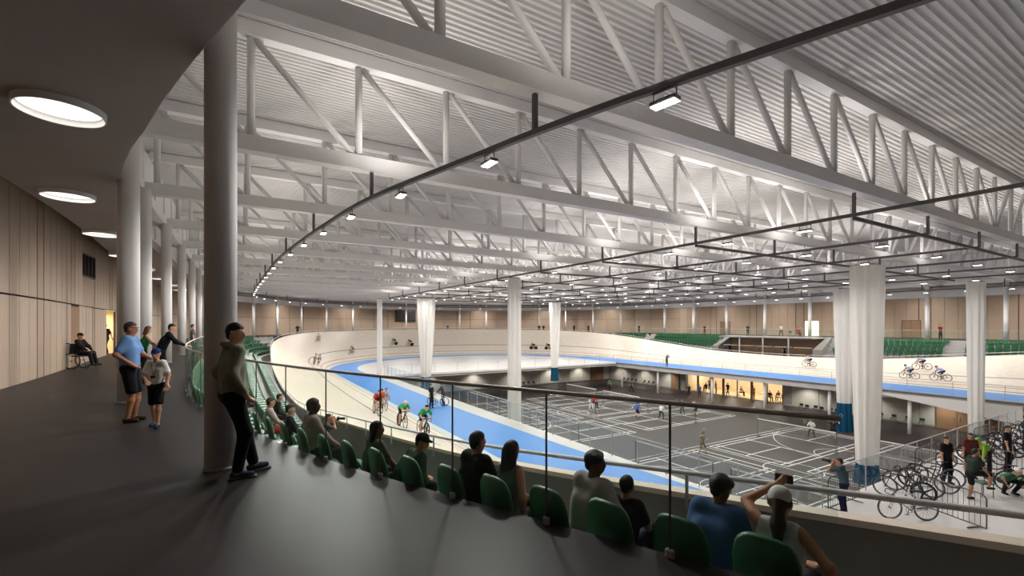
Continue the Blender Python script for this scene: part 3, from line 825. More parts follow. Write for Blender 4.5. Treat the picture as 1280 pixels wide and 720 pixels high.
# recess columns, wall lights, doors
for i, b in enumerate((17.0, 23.5, 30.2, 37.0, 45.8, 53.0)):
    column(51.7, b, 'pale column of the lower hall under the right track, %s from the viewer' % ORD[i], .16, ZF, ZI - .6, 12)
bl = MB().box((0, 0, -.03), (.3, .3, .06)).mesh('wall_light', [M_LAMP])
for i, (a, b) in enumerate([(55.6, 10), (55.6, 16), (55.6, 22), (55.6, 28), (55.6, 48), (55.6, 53), (55.6, 58.5), (50, 60.6), (44, 60.6), (37, 60.6), (30, 60.6), (23, 60.6)]):
    t = empty('recessed_downlight', (a, b, ZI - .72)); tag(t, 'small downlight washing the lower hall wall, %s along' % ORD[i], 'downlight', 'lower hall downlights')
    MB().lathe([(.16, -.03), (.16, .01)], 16).build('bezel', M_WHITE, t); MB().lathe([(.12, -.04), (.12, -.031)], 16).build('lens', M_LAMP, t)
    ld = bpy.data.lights.new('downlight_lamp', 'SPOT'); ld.energy = 400; ld.color = (1, .94, .84); ld.spot_size = 2.2; ld.spot_blend = .7; ld.shadow_soft_size = .12
    lo = bpy.data.objects.new('downlight_lamp', ld); COL.objects.link(lo); lo.parent = t; lo.location = (0, 0, -.07)
def door(n, c, w_, h_, rz, leaves=2, m=M_BROWN):
    t = empty('door_%d' % n, c, rz); tag(t, kind='structure')
    MB().box((0, 0, h_ / 2), (w_ + .16, .1, h_ + .08)).build('door_frame', M_DARK, t)
    lw = w_ / leaves
    for i in range(leaves):
        x = -w_ / 2 + lw * (i + .5)
        d = MB().box((x, -.05, h_ / 2), (lw - .03, .06, h_ - .04), bev=.01).build('door_leaf', m, t)
        MB().tube([(x + (lw * .36 if i == 0 else -lw * .36), -.11, .9), (x + (lw * .36 if i == 0 else -lw * .36), -.11, 1.3)], .018, 6).build('door_handle', M_RAIL, d)
door(1, (54.2, 61.75, ZF), 2.8, 2.6, 0, 2)
door(2, (56.9, 14.5, ZF), 4.4, 2.7, -PI / 2, 3)
door(3, (56.9, 47.0, ZF), 1.3, 2.6, -PI / 2, 1)
# lit cafe behind the glazing
CA = empty('window_1', (57.1, (CB0 + CB1) / 2, ZF)); tag(CA, kind='structure')
hw = (CB1 - CB0) / 2
panes = 7
for i in range(panes + 1):
    y = -hw + 2 * hw * i / panes
    MB().box((0, y, 1.55), (.14, .09 if i % 2 else .3, 3.1)).build('mullion', M_BROWN if i % 2 == 0 else M_DARK, CA)
    if i < panes: MB().box((0, y + hw / panes, 1.55), (.02, 2 * hw / panes - .1, 3.0)).build('pane', M_GLASS2, CA)
M_CAFE = mat('warm_cafe_wall', (236, 216, 180), 0.7, var=0.05, scale=2)
mc = (CB0 + CB1) / 2; cl_ = CB1 - CB0
for nm, c, d in (('wall_cafe_back', (63.2, mc, -6.5), (.2, cl_ + .4, 3.4)), ('wall_cafe_right', (60.3, CB0 - .1, -6.5), (5.6, .2, 3.4)), ('wall_cafe_left', (60.3, CB1 + .1, -6.5), (5.6, .2, 3.4)), ('ceiling_cafe', (60.3, mc, -4.95), (5.6, cl_, .1)), ('floor_cafe', (60.4, mc, ZF - .06), (5.6, cl_, .12))):
    tag(MB().box(c, d).build(nm, M_CAFE), kind='structure')
for i in range(4):
    y = CB0 + 1.9 + i * 3.5
    t = empty('pendant_light', (60, y, -5.0)); tag(t, 'pendant lamp glowing inside the glazed cafe, %s from the right' % ORD[i], 'pendant lamp', 'cafe pendant lamps')
    MB().tube([(0, 0, 0), (0, 0, -.45)], .01, 4).build('cord', M_BLACK, t); MB().lathe([(.2, -.62), (.14, -.5), (.04, -.44)], 14).build('shade', M_DARK, t)
    MB().lathe([(.05, -.64), (.09, -.6), (.05, -.55)], 10).build('bulb', M_LAMP, t)
    ld = bpy.data.lights.new('pendant_lamp', 'POINT'); ld.energy = 125; ld.color = (1, .95, .87); ld.shadow_soft_size = .25
    lo = bpy.data.objects.new('pendant_lamp', ld); COL.objects.link(lo); lo.parent = t; lo.location = (0, 0, -.85)
def table(x, y, z, label, r=.42, m=M_WHITE, grp='cafe tables'):
    t = empty('cafe_table', (x, y, z)); tag(t, label, 'table', grp)
    MB().lathe([(r, .70), (r, .73)], 18).build('table_top', m, t); MB().tube([(0, 0, 0), (0, 0, .7)], .035, 8).build('pedestal', M_DARK, t); MB().lathe([(.25, 0), (.25, .02)], 14).build('foot', M_DARK, t)
for i in range(5): table(58.9 + (i % 2) * 1.2, CB0 + 1.4 + i * 2.8, ZF, 'round white cafe table behind the glazing, %s from the right' % ORD[i])

# simple stacking chair, faces +X, origin on floor
def chair_meshes(m):
    return (MB().box((0, 0, .45), (.42, .42, .035), bev=.012).mesh('seat', m), MB().box((-.20, 0, .68), (.035, .40, .28), bev=.012).mesh('backrest', m),
            MB().tube([(0, 0, 0), (0, 0, .44)], .014, 6).mesh('leg', M_DARK), MB().tube([(-.20, 0, .44), (-.205, 0, .60)], .014, 6).mesh('back_upright', M_DARK))
CHG = chair_meshes(mat('dark_green_chair', (38, 84, 56), .5)); CHB = chair_meshes(M_BLACK)
def chair(x, y, z, rz, label, group, ms=CHG):
    t = empty('stacking_chair', (x, y, z), rz); tag(t, label, 'chair', group)
    link('seat', ms[0], t); link('backrest', ms[1], t)
    for sx in (-.18, .18):
        for sy in (-.18, .18): link('leg', ms[2], t, (sx, sy, 0))
    for sy in (-.17, .17): link('back_upright', ms[3], t, (0, sy, 0))
for i in range(4): chair(56.2, 17.6 + i * 1.1, ZF, PI, 'green chair against the lower hall wall right of the teal curtain, %s from the right' % ORD[i], 'green chairs by the lower wall')
for g, (nm, y0) in enumerate((('nearest the brown door', 50.0), ('midway', 54.6))):
    for i in range(4): chair(56.2, y0 + i * .9, ZF, PI, 'black chair on the lower right wall, group %s, %s from the right' % (nm, ORD[i]), 'black chairs by the lower wall', CHB)
for i in range(4): chair(37.5 + i * .95, 60.9, ZF, -PI / 2, 'black chair on the far lower wall left of the slender curtain, %s from left' % ORD[i], 'black chairs by the far lower wall', CHB)
for i in range(6): chair(54.6 + (i % 2) * .3, 24.2 + i * .75, ZF, PI, 'dark chair in the row left of the teal curtain, %s from the right' % ORD[i], 'dark chairs beside the cafe', CHB)

# umpire's chair between the far courts
t = empty('umpire_chair', (31.8, 36.7, ZF), -PI / 2); tag(t, 'tall grey umpire chair standing between the far courts', 'umpire chair')
for sx in (-.35, .35):
    for sy in (-.3, .3): MB().tube([(sx, sy, 0), (sx * .5, sy * .7, 1.6)], .022, 6).build('leg', M_RAIL, t)
MB().box((0, 0, 1.62), (.45, .45, .05)).build('seat', M_RAIL, t); MB().box((-.22, 0, 1.9), (.04, .42, .5)).build('backrest', M_RAIL, t)
for z in (.4, .8, 1.2): MB().tube([(.35 - z * .11, -.3 + z * .055, z), (.35 - z * .11, .3 - z * .055, z)], .018, 6).build('rung', M_RAIL, t)

# large dark screen on the far wall, poster-lit doorways
s = 86.5
p = pt(s, W_(s) - .35, 2.4); rz = ang(s) + PI / 2
t = empty('display_screen', p, rz); tag(t, 'large dark switched-off display screen on the far curved wall', 'screen')
MB().box((0, 0, 1.5), (4.6, .25, 2.9), bev=.03).build('casing', M_BLACK, t); MB().box((0, .135, 1.5), (4.4, .02, 2.7)).build('display', mat('screen_face', (52, 44, 42), .3), t)
for sx in (-1.8, 1.8): MB().box((sx, -.25, 1.5), (.12, .3, .5)).build('wall_bracket', M_DARK, t)

# openings in the left concourse wall: doorway (lit), dark doorway, high window
def on_wall(s, d=0.0, z=0.0):
    return pt(s, W_(s) + d, z), ang(s)
(p, a_) = on_wall(24.84, 1.0)
M_WARMW = mat('lit_corridor_wall', (250, 232, 190), .6)
t = empty('door_4', p, a_); tag(t, kind='structure')
MB().box((.6, 0, 1.2), (.06, 2.5, 2.5)).build('corridor_back', M_WARMW, t)
for sy in (-1.17, 1.17): MB().box((-.2, sy, 1.25), (1.6, .06, 2.5)).build('corridor_side', M_WARMW, t)
MB().box((-.2, 0, 2.5), (1.6, 2.4, .06)).build('corridor_ceiling', M_WARMW, t); MB().box((-.2, 0, .004), (1.7, 2.4, .008)).build('corridor_floor', M_FLOOR, t)
for sy in (-1.12, 1.12): MB().box((-.98, sy, 1.25), (.1, .07, 2.5)).build('door_jamb', M_BACK, t)
ld = bpy.data.lights.new('corridor_lamp', 'AREA'); ld.size = .6; ld.energy = 62; ld.color = (1, .86, .62)
lo = bpy.data.objects.new('corridor_lamp', ld); COL.objects.link(lo); lo.parent = t; lo.location = (-.1, 0, 2.36)
(p, a_) = on_wall(15.93, .03)
t = empty('door_5', p, a_); tag(t, kind='structure')
MB().box((0, 0, 1.2), (.06, 1.46, 2.5), bev=.01).build('door_leaf', M_BROWN, t); MB().tube([(-.07, -.6, .95), (-.07, -.6, 1.15)], .014, 6).build('door_handle', M_RAIL, t)
(p, a_) = on_wall(18.64, .02, 3.9)
t = empty('window_2', p, a_); tag(t, kind='structure')
for (sy, zz, dy, dz) in ((0, .0, 2.3, .05), (0, 1.0, 2.3, .05), (-1.13, .5, .06, 1.0), (-.56, .5, .06, 1.0), (0, .5, .06, 1.0), (.56, .5, .06, 1.0), (1.13, .5, .06, 1.0)): MB().box((-.03, sy, zz), (.12, dy, dz)).build('window_frame', M_DARK, t)
for sy in (-.85, -.28, .28, .85): MB().box((.02, sy, .5), (.02, .5, .96)).build('pane', mat('dark_window_glass', (40, 38, 38), .08), t)
for (zz0, zz1) in ((-1.35, -.03), (1.03, 2.0)): MB().box((0, 0, (zz0 + zz1) / 2), (.05, 2.3, zz1 - zz0)).build('panel', M_PANEL, t)
# lit doorway and doors on the right concourse wall
for n_, b, lit in ((6, 36.5, True), (7, 24.5, False), (8, 51.0, False)):
    s = s_right(b); (p, a_) = on_wall(s, -.06)
    t = empty('door_%d' % n_, p, a_); tag(t, kind='structure')
    MB().box((0, 0, 1.15), (.06, 2.0, 2.3)).build('door_frame', M_DARK if not lit else M_WHITE, t)
    for sy in (-.48, .48): MB().box((-.04, sy, 1.13), (.04, .92, 2.2), bev=.01).build('door_leaf', mat('lit_door_glass', (255, 240, 200), .4, emit=1.6) if lit else M_BROWN, t)
# ================================================================== PEOPLE: smooth bodies from distance fields
def field_mesh(prims, vox, k):
    """prims: (p1, r1, p2, r2). Smooth union sampled on a grid, meshed with surface nets."""
    A = np.array([p[0] for p in prims], float); B = np.array([p[2] for p in prims], float)
    RA = np.array([p[1] for p in prims], float); RB = np.array([p[3] for p in prims], float)
    rm = np.maximum(RA, RB)[:, None]
    lo = np.minimum(A - rm, B - rm).min(0) - 2.5 * vox - k * .5; hi = np.maximum(A + rm, B + rm).max(0) + 2.5 * vox + k * .5
    n = np.ceil((hi - lo) / vox).astype(int) + 1
    fld = np.full(n, 1.0)
    for a, b, ra, rb in zip(A, B, RA, RB):
        r = max(ra, rb) + k + 2 * vox
        i0 = np.maximum(np.floor((np.minimum(a, b) - r - lo) / vox).astype(int), 0); i1 = np.minimum(np.ceil((np.maximum(a, b) + r - lo) / vox).astype(int) + 1, n)
        X, Y, Z = np.meshgrid(*[lo[d] + vox * np.arange(i0[d], i1[d]) for d in range(3)], indexing='ij')
        P = np.stack([X, Y, Z], -1); ab = b - a; L2 = float(ab @ ab)
        t = np.clip(((P - a) @ ab) / L2, 0, 1) if L2 > 1e-9 else np.zeros(X.shape)
        d = np.linalg.norm(P - a - t[..., None] * ab, axis=-1) - (ra + (rb - ra) * t)
        sl = tuple(slice(i0[q], i1[q]) for q in range(3)); f = fld[sl]
        h = np.maximum(k - np.abs(f - d), 0) / k
        fld[sl] = np.minimum(f, d) - h * h * k * .25
    ins = fld < 0
    c = np.zeros(n - 1, int)
    for dx in (0, 1):
        for dy in (0, 1):
            for dz in (0, 1): c += ins[dx:n[0] - 1 + dx, dy:n[1] - 1 + dy, dz:n[2] - 1 + dz]
    act = (c > 0) & (c < 8)
    idx = np.full(n - 1, -1); cells = np.argwhere(act); idx[act] = np.arange(len(cells))
    acc = np.zeros((len(cells), 3)); cnt = np.zeros(len(cells))
    cor = [(x, y, z) for x in (0, 1) for y in (0, 1) for z in (0, 1)]
    for i, p in enumerate(cor):
        for q in cor[i + 1:]:
            if sum(abs(u - v) for u, v in zip(p, q)) != 1: continue
            f0 = fld[tuple((cells + p).T)]; f1 = fld[tuple((cells + q).T)]
            m = (f0 < 0) != (f1 < 0); den = np.where(m, f0 - f1, 1.0); t = np.where(m, f0 / den, 0)
            pos = np.array(p) + t[:, None] * (np.array(q) - np.array(p))
            acc += np.where(m[:, None], pos, 0); cnt += m
    V = lo + vox * (cells + acc / cnt[:, None])
    F = []
    for ax in range(3):
        u, v = (ax + 1) % 3, (ax + 2) % 3
        s0 = [slice(None)] * 3; s1 = [slice(None)] * 3
        s0[ax] = slice(0, -1); s1[ax] = slice(1, None)
        e = np.argwhere(ins[tuple(s0)] != ins[tuple(s1)])
        e = e[(e[:, u] > 0) & (e[:, v] > 0)]
        flip = ins[tuple(e.T)]
        def cell(du, dv):
            g = e.copy(); g[:, u] -= du; g[:, v] -= dv; return idx[tuple(g.T)]
        q = np.stack([cell(1, 1), cell(0, 1), cell(0, 0), cell(1, 0)], 1)
        q[~flip] = q[~flip][:, ::-1]
        F.append(q)
    return V, np.concatenate(F)
def fm(name, prims, vox, m, k=.03):
    V, F = field_mesh(prims, vox, k)
    me = bpy.data.meshes.new(name)
    me.vertices.add(len(V)); me.vertices.foreach_set('co', V.astype(np.float32).ravel())
    me.loops.add(F.size); me.loops.foreach_set('vertex_index', F.astype(np.int32).ravel())
    me.polygons.add(len(F)); me.polygons.foreach_set('loop_start', np.arange(0, F.size, 4, dtype=np.int32))
    try: me.polygons.foreach_set('loop_total', np.full(len(F), 4, dtype=np.int32))
    except Exception: pass
    me.polygons.foreach_set('use_smooth', np.ones(len(F), dtype=bool))
    me.update(calc_edges=True); me.validate()
    me.materials.append(m)
    return me
V3 = lambda *a: np.array(a, float)
def nrm(v): v = np.asarray(v, float); return v / (np.linalg.norm(v) + 1e-9)
def ik(p, q, l1, l2, hint):
    """joint between p and q, bending towards hint; q pulled in when out of reach"""
    d = q - p; L = np.linalg.norm(d)
    if L > (l1 + l2) * .998: q = p + d / L * (l1 + l2) * .998; d = q - p; L = np.linalg.norm(d)
    x = (l1 * l1 - l2 * l2 + L * L) / (2 * L); h = math.sqrt(max(l1 * l1 - x * x, 0))
    u = d / L; w_ = np.asarray(hint, float) - np.dot(hint, u) * u
    return p + u * x + nrm(w_) * h, q
SKIN = {k: mat('skin_' + k, c, .55, spec=.3, var=.04, scale=20) for k, c in dict(light=(214, 164, 134), tan=(186, 132, 100), brown=(122, 80, 58), dark=(84, 56, 44)).items()}
CL = {}
def cloth(c, pat=None):
    key = tuple(c)
    if key not in CL: CL[key] = mat('cloth_%d_%d_%d' % key, c, .85, spec=.2, var=.08, scale=14, bump=.15, bscale=40)
    return CL[key]
HAIR = mat('dark_hair', (26, 21, 20), .6, var=.25, scale=60); HAIRB = mat('brown_hair', (58, 40, 30), .6, var=.25, scale=60); HAIRG = mat('grey_hair', (130, 124, 120), .6, var=.2, scale=60)
def body_prims(q):
    """q: pose dict (1.75 m figure, faces +Y, origin at feet). returns dict of primitive groups"""
    g = {k: [] for k in ('body', 'top', 'bottom', 'shoes', 'hair', 'cap')}
    fat = q.get('fat', 1.0); fem = q.get('fem', False)
    pel = V3(*q.get('pel', (0, 0, .93)))
    ln = q.get('lean', 0.0); sd = q.get('side', 0.0)
    td = nrm(V3(math.sin(sd), math.sin(ln) * math.cos(sd), math.cos(ln) * math.cos(sd)))
    ln2 = ln + q.get('curl', 0.0)
    td2 = nrm(V3(math.sin(sd), math.sin(ln2), math.cos(ln2)))
    tw = q.get('twist', 0.0); hx = V3(1, 0, 0); sx = V3(math.cos(tw), math.sin(tw), 0); fw = V3(-math.sin(tw), math.cos(tw), 0)
    mid = pel + td * .24; wst = pel + td * .15; chs = pel + td * .20 + td2 * .14; sho = chs + td2 * .15; nek = sho + td2 * .07
    hp, ht = q.get('nod', 0.0), q.get('turn', 0.0)          # head pitch forward, yaw
    hf = nrm(V3(-math.sin(tw + ht) * math.cos(hp), math.cos(tw + ht) * math.cos(hp), -math.sin(hp)))
    hs = nrm(np.cross(hf, V3(0, 0, 1))); hu = nrm(np.cross(hs, hf))
    hd = nek + nrm(td2 * .5 + hu * .7 + V3(0, 0, .3)) * .125
    sw = .165 if not fem else .145
    SHL = {1: sho + sx * sw, -1: sho - sx * sw}
    B, T, O = g['body'], g['top'], g['bottom']
    def C(lst, a, ra, b, rb): lst.append((a, ra, b, rb))
    tr = .012
    for lst, e in ((B, -.012), (T, 0.004)):
        C(lst, sho - sx * (sw - .05), (.066 + e) * fat, sho + sx * (sw - .05), (.066 + e) * fat)
        C(lst, chs - sx * .075, (.108 + e) * fat, chs + sx * .075, (.108 + e) * fat)
        C(lst, mid - sx * .068, (.106 + e) * fat, mid + sx * .068, (.106 + e) * fat)
        C(lst, wst - sx * .055, (.102 + e - (.012 if fem else 0)) * fat, wst + sx * .055, (.102 + e - (.012 if fem else 0)) * fat)
        C(lst, pel + td * .04 - hx * .06, (.108 + e) * fat, pel + td * .04 + hx * .06, (.108 + e) * fat)
    for lst, e in ((B, -.012), (O, 0.006)): C(lst, pel - hx * .065, (.107 + e) * fat, pel + hx * .065, (.107 + e) * fat)
    # head
    C(B, nek - td2 * .05, .056, hd - hu * .05, .052)
    i0 = len(B)
    C(B, hd + hu * .025 - hf * .012, .088, hd + hu * .025 + hf * .012, .084)
    C(B, hd - hu * .045 + hf * .022, .066, hd - hu * .075 + hf * .045, .042)
    if q.get('face', True):
        C(B, hd + hf * .090 + hu * .012, .010, hd + hf * .108 - hu * .018, .015)
        for s_ in (-1, 1): C(B, hd + hs * .083 * s_ - hf * .01 + hu * .02, .014, hd + hs * .086 * s_ - hf * .005 - hu * .02, .012)
        C(B, hd + hf * .088 - hu * .048, .012, hd + hf * .084 - hu * .062, .014)
    q['_head'] = (hd, hf, hs, hu)
    H = g['hair']; hs_ = q.get('hair', 'short')
    if hs_ != 'bald':
        C(H, hd + hu * .045 - hf * .022, .086, hd + hu * .052 + hf * .006, .082)
        C(H, hd + hu * .0 - hf * .035, .076, hd - hu * .03 - hf * .045, .058)
        for s_ in (-1, 1): C(H, hd + hs * .066 * s_ + hu * .03 - hf * .01, .03, hd + hs * .07 * s_ + hu * .005 - hf * .025, .024)
        C(H, hd + hu * .075 + hf * .055, .034, hd + hu * .085, .05)
    if hs_ in ('long', 'bob'):
        e_ = .34 if hs_ == 'long' else .17
        for s_ in (-1, 0, 1): C(H, hd + hs * .06 * s_ - hf * .04, .052, hd + hs * .07 * s_ - hf * .075 - hu * e_ * (1 if s_ == 0 else .9), .04)
    if hs_ == 'curly':
        for a_ in range(7): C(H, hd + hu * .06 + hs * .07 * math.cos(a_) - hf * .05 * math.sin(a_ * 1.7), .05, hd + hu * .07, .05)
    if hs_ == 'pony': C(H, hd - hf * .09 + hu * .0, .04, hd - hf * .11 - hu * .16, .06); C(H, hd - hf * .11 - hu * .16, .06, hd - hf * .12 - hu * .34, .03)
    if q.get('cap'):
        C(g['cap'], hd + hu * .055 - hf * .015, .095, hd + hu * .06 + hf * .01, .092)
        if q['cap'] != 'helmet':
            for s_ in (-1, 0, 1): C(g['cap'], hd + hu * .045 + hf * .08 + hs * .045 * s_, .016, hd + hu * .03 + hf * (.165 if s_ == 0 else .15) + hs * .04 * s_, .010)
        else:
            for s_ in (-.03, 0, .03): C(g['cap'], hd + hu * .085 + hf * .05 + hs * s_, .05, hd + hu * .075 - hf * .12 + hs * s_, .028)
    HK = .90                                             # head size
    sh_ = lambda p: (hd + (p[0] - hd) * HK, p[1] * HK, hd + (p[2] - hd) * HK, p[3] * HK)
    B[i0:] = [sh_(p) for p in B[i0:]]
    for kk in ('hair', 'cap'): g[kk] = [sh_(p) for p in g[kk]]
    # arms
    sl = q.get('sleeve', 'short')
    for s_, nm in ((-1, 'L'), (1, 'R')):
        S_ = SHL[s_]; hand = q.get('hand' + nm)
        hand = S_ + V3(s_ * .06, .05, -.52) if hand is None else V3(*hand)
        el, wr = ik(S_, hand, .285, .25, V3(*q.get('elb' + nm, (s_ * .4, -1, -.2))))
        C(B, S_, .050 * fat, el, .040); C(B, el, .040, wr, .027)
        fd = nrm(wr - el); fd = nrm(fd + V3(*q.get('grip' + nm, (0, 0, 0))))
        sdv = nrm(np.cross(fd, V3(0, .3, 1) if abs(fd[2]) < .8 else V3(0, 1, 0)))
        palm = wr + fd * .075; dn = nrm(np.cross(sdv, fd))
        C(B, wr + sdv * .012, .024, palm + sdv * .022, .017); C(B, wr - sdv * .012, .024, palm - sdv * .022, .017)
        if q.get('fingers'):
            cu = q.get('fcurl', .35)
            for j, (o_, L_) in enumerate(((-.034, .062), (-.011, .075), (.012, .078), (.034, .068))):
                b_ = palm + sdv * o_; m_ = b_ + nrm(fd + dn * cu * .5) * L_ * .55; C(B, b_, .0105, m_, .0098); C(B, m_, .0098, m_ + nrm(fd + dn * cu * 1.8) * L_ * .5, .0085)
            tb = wr + fd * .02 - sdv * .03; C(B, tb, .014, tb + nrm(fd * .7 - sdv * .7) * .045, .011); C(B, tb + nrm(fd * .7 - sdv * .7) * .045, .011, tb + nrm(fd * .7 - sdv * .7) * .045 + nrm(fd + dn * .5) * .03, .009)
        else: C(B, palm, .022, palm + fd * .055, .014)
        if sl == 'long': C(T, S_, .062 * fat, el, .054); C(T, el, .054, wr - fd * .01, .040)
        elif sl == 'short': C(T, S_, .064 * fat, S_ + (el - S_) * .72, .062)
        q['_wr' + nm] = wr; q['_palm' + nm] = palm
    # legs
    bt = q.get('legs', 'long')
    for s_, nm in ((-1, 'L'), (1, 'R')):
        hip = pel + hx * .088 * s_; ft = V3(*q.get('foot' + nm, (s_ * .10, 0, .085)))
        kn, an = ik(hip, ft, .43, .425, V3(*q.get('knee' + nm, (s_ * .1, 1, 0))))
        C(B, hip, .078 * fat, kn, .054); C(B, kn + (an - kn) * .0, .050, kn + (an - kn) * .3, .055); C(B, kn + (an - kn) * .3, .055, an, .036)
        td_ = nrm(V3(*q.get('toe' + nm, (s_ * .12, 1, 0)))); 
        heel = an + V3(0, 0, -.045) - td_ * .035; toe = an + V3(0, 0, -.052) + td_ * .14
        C(B, heel, .034, toe, .026)
        C(g['shoes'], heel, .042, heel + (toe - heel) * .55, .040); C(g['shoes'], heel + (toe - heel) * .55, .040, toe, .032); C(g['shoes'], heel + V3(0, 0, -.02), .034, toe + V3(0, 0, -.012), .028)
        if bt == 'long': C(O, hip, .094 * fat, kn, .072); C(O, kn, .072, an + (kn - an) * .06, .058)
        elif bt == 'short': C(O, hip, .096 * fat, kn + (hip - kn) * .10, .086)
        elif bt == 'tight': C(O, hip, .084 * fat, kn + (hip - kn) * .15, .064)
        if bt == 'skirt': C(O, hip, .10, kn, .11)
    return g
def person_meshes(q, vox, k=.035):
    g = body_prims(q); out = {}
    dummy = SKIN['light']
    out['body'] = fm('body', g['body'], vox, dummy, k if vox < .02 else .04)
    nmap = {'top': 'shirt', 'bottom': 'trousers' if q.get('legs', 'long') == 'long' else 'shorts', 'shoes': 'shoes', 'hair': 'hair', 'cap': 'helmet' if q.get('cap') == 'helmet' else 'cap'}
    for kk, nm in nmap.items():
        if not g[kk] or (kk == 'hair' and q.get('cap') == 'helmet'): continue
        if kk == 'shoes' and vox > .045: continue
        if kk == 'top' and q.get('topless'): continue
        out[nm] = fm(nm, g[kk], vox, dummy, .012 if kk == 'shoes' else (.075 if vox < .02 else .06) if kk == 'top' else .05 if kk == 'bottom' else .025)
    out['_q'] = q
    return out
def put_person(ms, loc, yaw, label, cols, scale=1.0, group=None, tilt=None, cat='person'):
    """place a person built from shared meshes; colours are per object"""
    t = empty('person', loc, yaw); t.scale = (scale,) * 3
    if tilt is not None: t.matrix_world = tilt
    tag(t, label, cat, group)
    for nm, me in ms.items():
        if nm == '_q': continue
        o = link(nm, me, t)
        m = cols.get(nm)
        if m is None: m = {'body': SKIN['light'], 'hair': HAIR, 'shoes': cloth((40, 38, 40)), 'shirt': cloth((60, 60, 64)), 'trousers': cloth((36, 36, 42)), 'shorts': cloth((30, 30, 34))}.get(nm, cloth((60, 60, 60)))
        o.material_slots[0].link = 'OBJECT'; o.material_slots[0].material = m
    return t
M_EYE = mat('eye_dark', (30, 22, 20), .3); M_LIP = mat('lip', (150, 84, 76), .5)
def face(t, q):
    hd, hf, hs, hu = q['_head']; hf, hs, hu = hf * .9, hs * .9, hu * .9
    m = MB()
    for s_ in (-1, 1):
        for nm, z_, r_, mm in (('eye', .018, .0105, M_EYE),):
            c = hd + hf * .081 + hs * .031 * s_ + hu * z_
            MB().lathe([(.001, -.009), (.009, -.005), (.011, 0), (.009, .005), (.001, .009)], 8, tuple(c)).build(nm, mm, t)
        c0, c1 = hd + hf * .086 + hs * .017 * s_ + hu * .04, hd + hf * .079 + hs * .046 * s_ + hu * .038
        MB().tube([c0, c1], .005, 5).build('eyebrow', HAIR, t)
    MB().tube([hd + hf * .086 - hu * .045 - hs * .022, hd + hf * .096 - hu * .046, hd + hf * .086 - hu * .045 + hs * .022], .006, 5).build('mouth', M_LIP, t)
def one_person(q, loc, yaw, label, cols, vox=.013, scale=1.0, eyes=True, group=None):
    if vox < .02: q.setdefault('fingers', True)
    ms = person_meshes(q, vox); t = put_person(ms, loc, yaw, label, cols, scale, group)
    if eyes: face(t, q)
    return t

# ================================================================== BICYCLES (travel along +Y, origin on ground between wheels)
M_BIKE = mat('black_bike_frame', (28, 28, 30), .35, var=.05, scale=20); M_BIKEW = mat('white_bike_frame', (220, 220, 224), .35); M_BIKEG = mat('green_bike_frame', (60, 170, 80), .35); M_TYRE = mat('tyre', (30, 29, 30), .7)
M_RIM = mat('rim', (120, 120, 124), .35, metal=.6)
def wheel_mesh(kind):
    m = MB(); R = .335; n = 28
    m.tube([(0, R * math.cos(2 * PI * k / n), R * math.sin(2 * PI * k / n)) for k in range(n)], .014, 6, closed=True)
    m.tube([(0, (R - .03) * math.cos(2 * PI * k / n), (R - .03) * math.sin(2 * PI * k / n)) for k in range(n)], .014 if kind == 'spoke' else .03, 6, mi=1, closed=True)
    if kind == 'disc':
        P = [(.012, 0, 0), (-.012, 0, 0)] + [(0, (R - .02) * math.cos(2 * PI * k / n), (R - .02) * math.sin(2 * PI * k / n)) for k in range(n)]
        m.add(P, [(0, 2 + k, 2 + (k + 1) % n) for k in range(n)] + [(1, 2 + (k + 1) % n, 2 + k) for k in range(n)], 2)
    elif kind == 'five':
        for k in range(5):
            a = 2 * PI * k / 5; m.tube([(0, 0, 0), (0, R * .95 * math.cos(a), R * .95 * math.sin(a))], [.035, .02], 6, mi=2)
    else:
        for k in range(16):
            a = 2 * PI * k / 16; m.tube([(.02 if k % 2 else -.02, 0, 0), (0, (R - .03) * math.cos(a), (R - .03) * math.sin(a))], .0022, 3, mi=1, cap=False)
    m.tube([(-.045, 0, 0), (.045, 0, 0)], .022, 8, mi=1)
    return m.mesh('wheel', [M_TYRE, M_RIM if kind == 'spoke' else M_BIKE, M_BIKE], True)
WHEEL = {k: wheel_mesh(k) for k in ('spoke', 'disc', 'five')}
BBp, STp, HTt, HTb, RAx, FAx = (0, -.06, .28), (0, -.20, .80), (0, .34, .80), (0, .38, .66), (0, -.49, .335), (0, .50, .335)
fmb = MB().tube([BBp, STp], .017, 8).tube([(0, -.185, .745), HTt], .019, 8).tube([BBp, HTb], .022, 8).tube([HTt, HTb], .021, 8)
for sg in (-.045, .045): fmb.tube([BBp, (sg, RAx[1], RAx[2])], .010, 6).tube([(0, -.185, .74), (sg, RAx[1], RAx[2])], .009, 6)
FRAME = fmb.mesh('frame', M_BIKE, True)
fk = MB()
for sg in (-.045, .045): fk.tube([(0, .385, .64), (sg, .43, .5), (sg, FAx[1], FAx[2])], .012, 6)
FORK = fk.mesh('fork', M_BIKE, True)
hbm = MB().tube([(0, .335, .82), (0, .42, .85)], .016, 6)
for sg in (-1, 1): hbm.tube([(0, .42, .85), (sg * .17, .42, .85), (sg * .19, .48, .84), (sg * .19, .51, .76), (sg * .19, .44, .70), (sg * .19, .38, .70)], .013, 6)
HBAR = hbm.mesh('handlebar', M_BLACK, True)
HBARA = MB().tube([(0, .335, .82), (0, .42, .84)], .016, 6).tube([(-.2, .46, .82), (-.12, .42, .84), (.12, .42, .84), (.2, .46, .82)], .012, 6).tube([(-.05, .40, .87), (-.04, .70, .90)], .012, 6).tube([(.05, .40, .87), (.04, .70, .90)], .012, 6).mesh('handlebar', M_BLACK, True)
